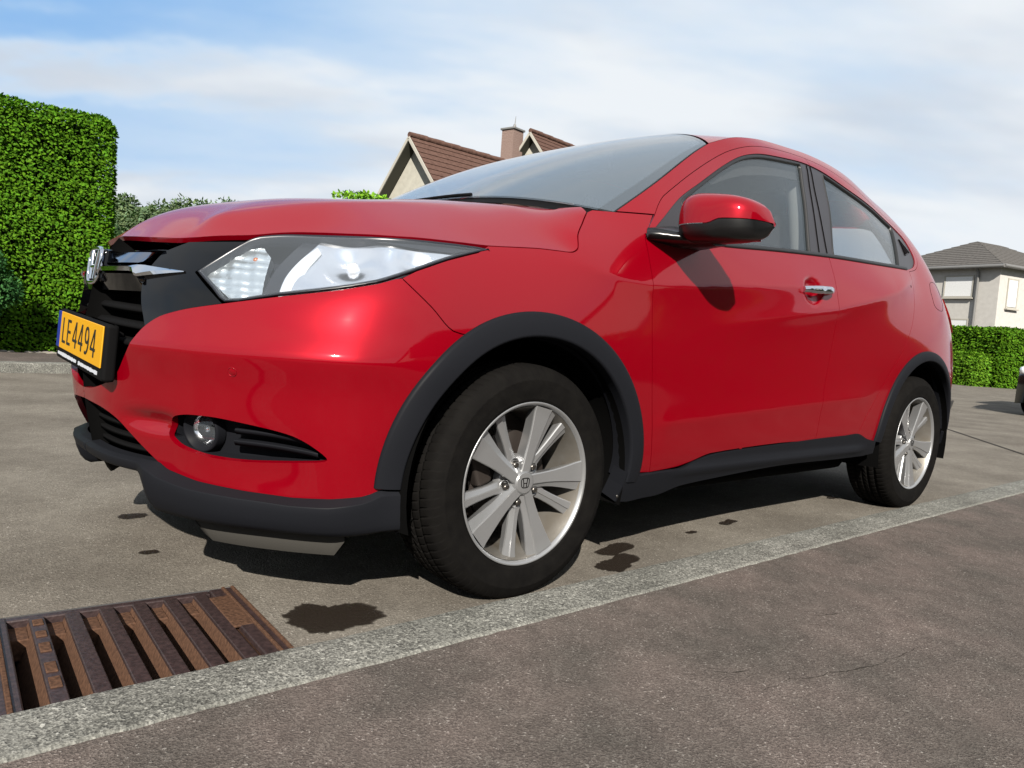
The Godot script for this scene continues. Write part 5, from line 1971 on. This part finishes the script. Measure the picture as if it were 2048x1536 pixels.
# ---------------------------------------------------------------- houses
# local axes of a house: x along its front, y up, z out of the front
func roof_slope(a: Vector3, b: Vector3, c: Vector3, d: Vector3, courses: int) -> Buf:
	# eave a-b, ridge d-c; each course of tiles overlaps the one below
	var out := Buf.new()
	var nn := (b - a).cross(d - a).normalized()
	if nn.y < 0.0:
		nn = -nn
	for k in courses:
		var t0 := k / float(courses)
		var t1 := minf(1.0, (k + 1.12) / float(courses))
		var p := [a.lerp(d, t0) + nn * 0.038, b.lerp(c, t0) + nn * 0.038, b.lerp(c, t1) + nn * 0.012, a.lerp(d, t1) + nn * 0.012]
		out.face(PackedVector3Array(p), nn)
		out.face(PackedVector3Array([p[0], p[1], b.lerp(c, t0), a.lerp(d, t0)]), -Vector3.UP)
	out.face(PackedVector3Array([a, b, c, d]), -nn)
	return out


func house_window(h: Node3D, at: Vector3, w: float, hh: float, shut: float, out: Vector3, glass_too := true) -> void:
	var x := Vector3.UP.cross(out).normalized()
	var bs := Basis(x, Vector3.UP, out)
	var f := Buf.new()
	for s in [-1.0, 1.0]:
		f.box(at + x * s * (w / 2.0 + 0.03) + out * 0.02, Vector3(0.07, hh + 0.14, 0.06), bs)
		f.box(at + Vector3.UP * s * (hh / 2.0 + 0.03) + out * 0.018, Vector3(w - 0.02, 0.07, 0.056), bs)
	var o := put("window", f, M.barge_white, h)
	var sill := Buf.new()
	sill.box(at - Vector3.UP * (hh / 2.0 + 0.10) + out * 0.07, Vector3(w + 0.26, 0.06, 0.18), bs)
	put("sill", sill, M.barge_white, o)
	if glass_too:
		var g := Buf.new()
		g.box(at + out * 0.006, Vector3(w, hh, 0.02), bs)
		put("pane", g, M.window_dark, o)
	if shut > 0.0:
		var b := Buf.new()
		var n := int(hh * shut / 0.055)
		for k in n:
			b.box(at + Vector3.UP * (hh / 2.0 - (k + 0.5) * 0.055) + out * 0.028, Vector3(w - 0.03, 0.051, 0.012), bs)
		put("roller_shutter", b, M.shutter_white, o)


func gable_house(called: String, label: String, apex: Vector3, ridge_dir: Vector3, length: float, half: float, slope: float, wall: Material, overhang := 0.32) -> Node3D:
	var turn := atan2(-ridge_dir.z, ridge_dir.x)
	var h := thing(called, label, "house", Vector3(apex.x, 0, apex.z), turn)
	var top := apex.y
	var ey := top - half * slope
	# walls: a prism with gable ends, local x runs along the ridge
	var b := Buf.new()
	var hw := half - 0.30
	var wy := top - 0.18
	var we := wy - hw * slope
	for x in [overhang, length - overhang]:
		b.face(PackedVector3Array([Vector3(x, 0, -hw), Vector3(x, 0, hw), Vector3(x, we, hw), Vector3(x, wy, 0), Vector3(x, we, -hw)]), Vector3(-1 if x < length / 2.0 else 1, 0, 0))
	for s in [-1.0, 1.0]:
		b.face(PackedVector3Array([Vector3(overhang, 0, hw * s), Vector3(length - overhang, 0, hw * s), Vector3(length - overhang, we, hw * s), Vector3(overhang, we, hw * s)]), Vector3(0, 0, s))
	put("wall", b, wall, h)
	var courses := int(half * sqrt(1.0 + slope * slope) / 0.26)
	for s in [-1.0, 1.0]:
		put("roof", roof_slope(Vector3(0, ey, half * s), Vector3(length, ey, half * s), Vector3(length, top, 0), Vector3(0, top, 0), courses), M.roof_tile, h)
	# ridge tiles
	b = Buf.new()
	var k := 0
	while k * 0.38 < length:
		var path := PackedVector3Array([Vector3(k * 0.38, top + 0.045, 0), Vector3(minf(length, k * 0.38 + 0.40), top + 0.055, 0)])
		b.tube(path, 0.105 + 0.012 * (k % 2), 8)
		k += 1
	put("ridge_tiles", b, M.roof_tile, h)
	# barge boards and soffits at both ends
	for x in [-0.02, length + 0.02]:
		for s in [-1.0, 1.0]:
			b = Buf.new()
			var d := Vector3(0, -slope, s).normalized()
			var run := half * sqrt(1.0 + slope * slope)
			var nn := Vector3(0, 1, s * slope).normalized()
			b.box(Vector3(x, top - 0.06, 0) + d * run / 2.0, Vector3(0.035, 0.11, run), Basis(Vector3(1, 0, 0), nn, Vector3(1, 0, 0).cross(nn)))
			put("barge_board", b, M.barge_white, h)
			b = Buf.new()
			var sx: float = x + (overhang / 2.0 + 0.03) * (1.0 if x < 0.5 else -1.0)
			b.box(Vector3(sx, top - 0.12, 0) + d * run / 2.0, Vector3(overhang, 0.03, run), Basis(Vector3(1, 0, 0), nn, Vector3(1, 0, 0).cross(nn)))
			put("soffit", b, M.soffit_dark, h)
	return h


func make_houses() -> void:
	gable_house("gable_house", "cream gabled house with brown tiled roof showing left above the bonnet", Vector3(13.67, 7.21, -21.1), Vector3(1, 0, -0.07).normalized(), 9.5, 3.6, 1.13, M.cream_render, 0.42)
	var ap := Vector3(21.03, 9.24, -23.1)
	var h := gable_house("chimney_house", "house behind with brick chimney and small gable, just above the windscreen", ap, Vector3(2.86, 0, -0.48).normalized(), 7.0, 2.6, 1.25, M.cream_render, 0.40)
	# brick chimney with a cap and an aerial, left of the gable
	var b := Buf.new()
	var cx := Vector3(-0.15, 0, -0.85)
	var courses := int(3.3 / 0.075)
	for k in courses:
		b.box(Vector3(cx.x, 6.0 + (k + 0.5) * 0.075, cx.z), Vector3(0.66, 0.064, 0.66))
	var ch := put("chimney", b, M.chimney_brick, h)
	b = Buf.new()
	b.box(Vector3(cx.x, 6.0 + 1.65, cx.z), Vector3(0.645, 3.28, 0.645))
	put("mortar", b, M.mortar, ch)
	b = Buf.new()
	b.soft_box(Vector3(cx.x, 9.345, cx.z), Vector3(0.78, 0.09, 0.78), 0.02)
	put("cap", b, M.gutter_grey, ch)
	b = Buf.new()
	b.tube(PackedVector3Array([Vector3(cx.x + 0.1, 9.38, cx.z), Vector3(cx.x + 0.1, 9.62, cx.z)]), 0.09, 10, 0.05)
	b.tube(PackedVector3Array([Vector3(cx.x + 0.1, 9.6, cx.z), Vector3(cx.x + 0.14, 9.98, cx.z)]), 0.02, 6, 0.01)
	put("cowl", b, M.gutter_grey, ch)
	b = Buf.new()
	b.soft_box(Vector3(0.34, ap.y - 1.15, 0.12), Vector3(0.05, 0.5, 0.4), 0.02)
	put("gable_vent", b, M.barge_white, h)
	b = Buf.new()
	b.tube(PackedVector3Array([Vector3(5.7, ap.y, 0.1), Vector3(5.7, ap.y + 0.45, 0.1)]), 0.16, 10)
	put("roof_vent", b, M.roof_tile, h)
	# grey hipped house at the right edge
	var corner := Vector3(41.5, 0, -10.95)
	var along := Vector3(0.24, 0, -0.97).normalized()       # along the shaded front, away from the corner
	var out := Vector3(-0.97, 0, -0.24).normalized()
	h = thing("hip_roof_house", "pale two-storey house with grey hipped roof at the right edge", "house", corner, atan2(along.z * -1.0, along.x))
	# local: x along the front from the corner, z to the right of it
	var ix := Basis(Vector3.UP, h.rotation.y).inverse()
	var o_l: Vector3 = ix * out
	var len_f := 7.4
	var dep := 9.5
	var inn := -o_l
	var eave := 5.52
	b = Buf.new()
	var c0 := Vector3.ZERO
	var c1 := Vector3(len_f, 0, 0)
	var c2 := c1 + inn * dep
	var c3 := inn * dep
	var up := Vector3(0, eave, 0)
	for q in [[c0, c1, o_l], [c1, c2, Vector3(1, 0, 0)], [c2, c3, inn], [c3, c0, Vector3(-1, 0, 0)]]:
		b.face(PackedVector3Array([q[0], q[1], q[1] + up, q[0] + up]), q[2])
	put("wall", b, M.grey_render, h)
	var ov := 0.4
	var e0 := Vector3(-ov, eave - 0.05, 0) + o_l * ov
	var e1 := Vector3(len_f + ov, eave - 0.05, 0) + o_l * ov
	var e2 := Vector3(len_f + ov, eave - 0.05, 0) + inn * (dep + ov)
	var e3 := Vector3(-ov, eave - 0.05, 0) + inn * (dep + ov)
	var r0 := Vector3(len_f / 2.0, eave + 1.85, 0) + inn * (len_f / 2.0)
	var r1 := Vector3(len_f / 2.0, eave + 1.85, 0) + inn * (dep - len_f / 2.0)
	for q in [[e0, e1, r0, r0], [e1, e2, r1, r0], [e2, e3, r1, r1], [e3, e0, r0, r1]]:
		put("roof", roof_slope(q[0], q[1], q[2], q[3], 14), M.grey_roof, h)
	b = Buf.new()
	for q in [[e0, e1], [e0, e3]]:
		var dd: Vector3 = q[1] - q[0]
		b.tube(PackedVector3Array([q[0] + Vector3(0, 0.02, 0), q[1] + Vector3(0, 0.02, 0)]), 0.09, 8)
	put("gutter", b, M.gutter_grey, h)
	b = Buf.new()
	b.tube(PackedVector3Array([Vector3(1.02, eave - 0.02, 0) + o_l * 0.36, Vector3(1.04, eave - 0.3, 0) + o_l * 0.10, Vector3(1.06, 0.1, 0) + o_l * 0.10]), 0.065, 8)
	put("downpipe", b, M.gutter_grey, h)
	b = Buf.new()
	b.face(PackedVector3Array([e0, e1, Vector3(len_f, eave - 0.06, 0), Vector3(0, eave - 0.06, 0)]), Vector3.DOWN)
	b.face(PackedVector3Array([e0, e3, c3 + Vector3(0, eave - 0.06, 0), Vector3(0, eave - 0.06, 0)]), Vector3.DOWN)
	put("soffit", b, M.soffit_dark, h)
	house_window(h, Vector3(2.05, 4.55, 0), 1.45, 1.0, 1.0, o_l)
	house_window(h, Vector3(2.35, 2.1, 0), 1.9, 1.5, 1.0, o_l)
	house_window(h, Vector3(5.6, 4.55, 0), 1.1, 1.0, 1.0, o_l)
	var side := Vector3(-1, 0, 0)
	for q in [[1.1, 4.25, 0.75, 1.35, 1.0], [2.9, 4.25, 0.6, 1.35, 0.6], [4.6, 4.25, 0.7, 1.35, 1.0], [0.9, 2.05, 0.75, 0.22, 0.0], [2.4, 2.0, 0.5, 0.2, 0.0], [3.9, 2.0, 0.5, 0.2, 0.0]]:
		house_window(h, inn * q[0] + Vector3(0, q[1], 0), q[2], q[3], q[4], side)


func make_dark_car() -> void:
	# only its near front corner reaches into the frame
	var t := thing("dark_car", "black car cut off by the right edge, parked behind the red car", "car", Vector3(11.9, 0, -0.55), 0.0)
	var rows := []
	var prof := [[0.0, 0.22], [0.02, 0.45], [0.05, 0.62], [0.16, 0.78], [0.9, 0.92], [1.5, 0.98], [2.2, 1.42], [3.4, 1.46], [4.1, 1.10], [4.3, 0.95], [4.38, 0.45], [4.35, 0.22]]
	for s in 13:
		var z := lerpf(-0.88, 0.88, s / 12.0)
		var k := absf(z) / 0.88
		var row := PackedVector3Array()
		for q in prof:
			var pull := pow(k, 5.0) * 0.28
			var x: float = q[0] + pull * (1.0 if q[0] < 2.2 else -0.6)
			var zz := z * (1.0 - 0.22 * smoothstep(0.9, 1.45, q[1]))
			row.append(Vector3(x, q[1] - 0.05 * pow(k, 4.0), zz))
		rows.append(row)
	var b := Buf.new()
	b.grid(rows)
	for side in [rows[0], rows[-1]]:
		b.face(side)
	put("body", b, M.dark_car_paint, t)
	var tm: Mesh = tyre_buf().mesh()
	for q in [Vector3(0.85, 0.325, 0.78), Vector3(3.45, 0.325, 0.78), Vector3(0.85, 0.325, -0.78), Vector3(3.45, 0.325, -0.78)]:
		var w := put("wheel", tm, M.tyre_rubber, t)
		w.position = q
		var d := put("rim", Buf.new_disc(0.225, 0.085, 0.02), M.alloy_silver, w)
		d.rotation.y = 0.0 if q.z > 0 else PI
	for s in [-1.0, 1.0]:
		b = Buf.new()
		b.soft_box(Vector3(0.20, 0.68, 0.66 * s), Vector3(0.16, 0.12, 0.34), 0.04, Basis(Vector3.UP, -0.45 * s))
		put("headlight", b, M.bulb_glass, t)
	b = Buf.new()
	b.soft_box(Vector3(2.4, 1.22, 0), Vector3(1.7, 0.30, 1.50), 0.08)
	put("windows", b, M.window_dark, t)


func make_plants() -> void:
	rng.seed = 77
	hedge("beech_hedge", "tall clipped green hedge with square top at the left edge", Vector3(-3.9, 0.07, -9.6), 0.0, Vector3(10.2, 2.93, 2.8), 230000, 0.043, Color(0.074, 0.185, 0.010), [Vector3(0, 0, 1), Vector3(1, 0, 0), Vector3(0, 1, 0)], 0.10)
	rng.seed = 78
	hedge("tall_right_hedge", "taller clipped hedge with a sharp corner at the right, below the pale house", Vector3(29.55, 0, -9.4), atan2(0.95, 0.3), Vector3(9.0, 1.88, 4.6), 80000, 0.085, Color(0.075, 0.18, 0.010), [Vector3(0, 0, 1), Vector3(0, 0, -1), Vector3(1, 0, 0), Vector3(-1, 0, 0), Vector3(0, 1, 0)], 0.08)
	rng.seed = 79
	hedge("low_right_hedge", "lower clipped hedge in front of the taller right hedge", Vector3(26.35, 0, -8.3), atan2(0.95, 0.3), Vector3(4.4, 1.02, 0.8), 26000, 0.08, Color(0.10, 0.22, 0.016), [Vector3(0, 0, 1), Vector3(0, 0, -1), Vector3(1, 0, 0), Vector3(-1, 0, 0), Vector3(0, 1, 0)], 0.08)
	rng.seed = 80
	hedge("house_hedge", "bright green hedge top below the left gable, above the bonnet", Vector3(9.6, 0.0, -15.6), 0.35, Vector3(3.2, 3.86, 1.2), 9000, 0.10, Color(0.17, 0.36, 0.03), [Vector3(0, 0, 1), Vector3(1, 0, 0), Vector3(-1, 0, 0), Vector3(0, 1, 0)], 0.16)
	tree("conifer_shrub", "loose blue-green shrub in front of the tall hedge at the left edge", Vector3(-0.36, 0.07, -7.75), 1.45, 0.50, 14000, 0.035, Color(0.045, 0.135, 0.04), 91)
	var g := "trees beyond the tall hedge"
	for q in [["grey-green bushy tree just right of the tall hedge", Vector3(5.0, 0, -22.4), 3.65, 101], ["grey-green willow-like tree, the tallest of those beyond the bonnet's left end", Vector3(6.5, 0, -21.4), 3.98, 102], ["small grey-green tree low over the bonnet, right of the willow-like tree", Vector3(7.7, 0, -21.2), 3.85, 103], ["grey-green tree between the bushy one and the willow-like one", Vector3(5.8, 0, -22.6), 3.72, 105]]:
		tree("garden_tree", q[0], q[1], q[2], 1.35, 17000, 0.10, Color(0.125, 0.185, 0.095), q[3], g, 0.25)
	tree("garden_tree", "dark tree standing close behind the tall hedge's right end", Vector3(3.1, 0, -17.0), 2.65, 1.0, 12000, 0.09, Color(0.05, 0.10, 0.04), 104, g)
	# pebbles on the verge
	rng.seed = 5
	var places := []
	var colors := []
	for i in 160:
		var s := rng.randf_range(0.02, 0.06)
		places.append(Transform3D(Basis(Vector3.UP, rng.randf() * TAU).scaled(Vector3(s, s * 0.6, s)), Vector3(rng.randf_range(-1.2, 1.6), 0.075, rng.randf_range(-8.2, -7.95))))
		colors.append(Color(1, 1, 1))
	var m := SphereMesh.new()
	m.radius = 1.0
	m.height = 2.0
	m.radial_segments = 8
	m.rings = 5
	var v := thing("verge_pebbles", "pale pebbles along the foot of the tall hedge", "pebbles")
	v.set_meta("kind", "stuff")
	leaves("pebbles", v, m, places, colors, M.pebble)


# what stands on the camera's side of the street; the paint and the windows mirror it
func make_street_behind() -> void:
	rng.seed = 81
	hedge("garden_hedge", "clipped garden hedge behind the near pavement, mirrored in the doors", Vector3(-6.0, 0.03, 9.2), 0.0, Vector3(74.0, 1.7, 1.4), 24000, 0.16, Color(0.08, 0.18, 0.02), [Vector3(0, 0, -1), Vector3(0, 1, 0)], 0.08)
	for q in [[Vector3(2.5, 6.6, 17.0), "rendered house on the near side of the street, mirrored in the fender"], [Vector3(16.5, 6.9, 17.5), "rendered house farther along the near side of the street, mirrored in the rear door"]]:
		var h := gable_house("street_house", q[1], q[0], Vector3(1, 0, 0.0), 9.0, 3.8, 0.9, M.grey_render)
		for x in [2.0, 4.5, 7.0]:
			house_window(h, Vector3(x, 1.6, -3.5), 1.2, 1.2, 0.3, Vector3(0, 0, -1))


# ---------------------------------------------------------------- light and air
func sky_panorama() -> ImageTexture:
	var w := 2048
	var h := 1024
	var n1 := FastNoiseLite.new()
	n1.seed = 21
	n1.noise_type = FastNoiseLite.TYPE_SIMPLEX_SMOOTH
	n1.frequency = 0.9
	n1.fractal_octaves = 6
	n1.fractal_gain = 0.55
	var n2 := FastNoiseLite.new()
	n2.seed = 44
	n2.noise_type = FastNoiseLite.TYPE_SIMPLEX_SMOOTH
	n2.frequency = 0.35
	n2.fractal_octaves = 4
	var data := PackedByteArray()
	data.resize(w * h * 3)
	var blue_top := Vector3(0.46, 0.66, 0.89)
	var blue_low := Vector3(0.66, 0.80, 0.94)
	for j in h:
		var el := (0.5 - (j + 0.5) / h) * PI
		var sy := sin(el)
		for i in w:
			var c: Vector3
			if sy < -0.02:
				c = Vector3(0.40, 0.39, 0.38)
			else:
				var az := (i + 0.5) / w * TAU
				var d := Vector3(cos(el) * sin(az), maxf(sy, 0.0), -cos(el) * cos(az))
				var q := d / (d.y + 0.22)
				# cloud streaks drawn out along one direction
				var u := q.x * 0.80 + q.z * 0.60
				var v := -q.x * 0.60 + q.z * 0.80
				var big := n2.get_noise_2d(u * 0.55 + 3.0, v * 1.0) * 0.5 + 0.5
				var fine := n1.get_noise_2d(u * 0.75, v * 1.9) * 0.5 + 0.5
				var cover := smoothstep(0.24, 0.66, big * 0.62 + fine * 0.50)
				# a clearer patch of sky to the north-west
				cover -= 0.9 * exp(-(d - Vector3(0.10, 0.40, -0.91)).length_squared() / 0.14) * smoothstep(0.25, 0.6, 1.0 - fine)
				cover = clampf(lerpf(cover, 0.86, 0.40) * 0.94 + 0.12 * (1.0 - sy) + 0.06 - 0.55 * exp(-(d - Vector3(0.10, 0.42, -0.90)).length_squared() / 0.10) * smoothstep(0.62, 0.40, fine), 0.0, 1.0)
				c = blue_low.lerp(blue_top, pow(clampf(sy, 0.0, 1.0), 0.55))
				var shade := n1.get_noise_2d(u * 0.5 + 40.0, v * 1.1 - 7.0) * 0.5 + 0.5
				var cloud := Vector3(0.915, 0.935, 0.955).lerp(Vector3(0.80, 0.835, 0.88), smoothstep(0.42, 0.78, shade) * smoothstep(0.5, 1.0, cover))
				c = c.lerp(cloud, cover)
				if sy < 0.0:
					c = c.lerp(Vector3(0.40, 0.39, 0.38), -sy / 0.02)
			var k := (j * w + i) * 3
			data[k] = int(clampf(c.x, 0, 1) * 255)
			data[k + 1] = int(clampf(c.y, 0, 1) * 255)
			data[k + 2] = int(clampf(c.z, 0, 1) * 255)
	return ImageTexture.create_from_image(Image.create_from_data(w, h, false, Image.FORMAT_RGB8, data))


func _ready() -> void:
	# camera
	var cam := Camera3D.new()
	cam.name = "camera"
	var yaw := 0.7217
	var pitch := -0.0697
	var roll := 0.0708
	var fwd := Vector3(sin(yaw) * cos(pitch), sin(pitch), -cos(yaw) * cos(pitch))
	var r0 := Vector3(cos(yaw), 0, sin(yaw))
	var u0 := r0.cross(fwd)
	cam.basis = Basis(r0 * cos(roll) + u0 * sin(roll), u0 * cos(roll) - r0 * sin(roll), -fwd)
	cam.position = Vector3(-1.4645, 0.7494, 2.4314)
	cam.fov = 52.485
	cam.near = 0.05
	cam.far = 600.0
	add_child(cam)
	cam.current = true
	# sky, exposure
	var we := WorldEnvironment.new()
	we.name = "environment"
	var env := Environment.new()
	env.background_mode = Environment.BG_SKY
	var pan := PanoramaSkyMaterial.new()
	pan.panorama = sky_panorama()
	var sky := Sky.new()
	sky.sky_material = pan
	env.sky = sky
	env.background_energy_multiplier = 0.42
	env.tonemap_mode = Environment.TONE_MAPPER_LINEAR
	env.tonemap_exposure = 2.5
	env.sdfgi_enabled = true
	env.ssao_enabled = true
	env.ssil_enabled = true
	we.environment = env
	add_child(we)
	var sun := DirectionalLight3D.new()
	sun.name = "sun"
	sun.light_color = Color(1.0, 0.968, 0.915)
	sun.light_energy = 1.6
	sun.light_angular_distance = 0.5
	sun.shadow_enabled = true
	add_child(sun)
	sun.look_at_from_position(Vector3.ZERO, -Vector3(-0.55, 0.54, 0.64), Vector3.UP)

	make_materials()
	make_shell()
	make_ground()
	make_houses()
	make_plants()
	make_street_behind()
	make_car()
	make_grate()
	make_stains()
	make_dark_car()
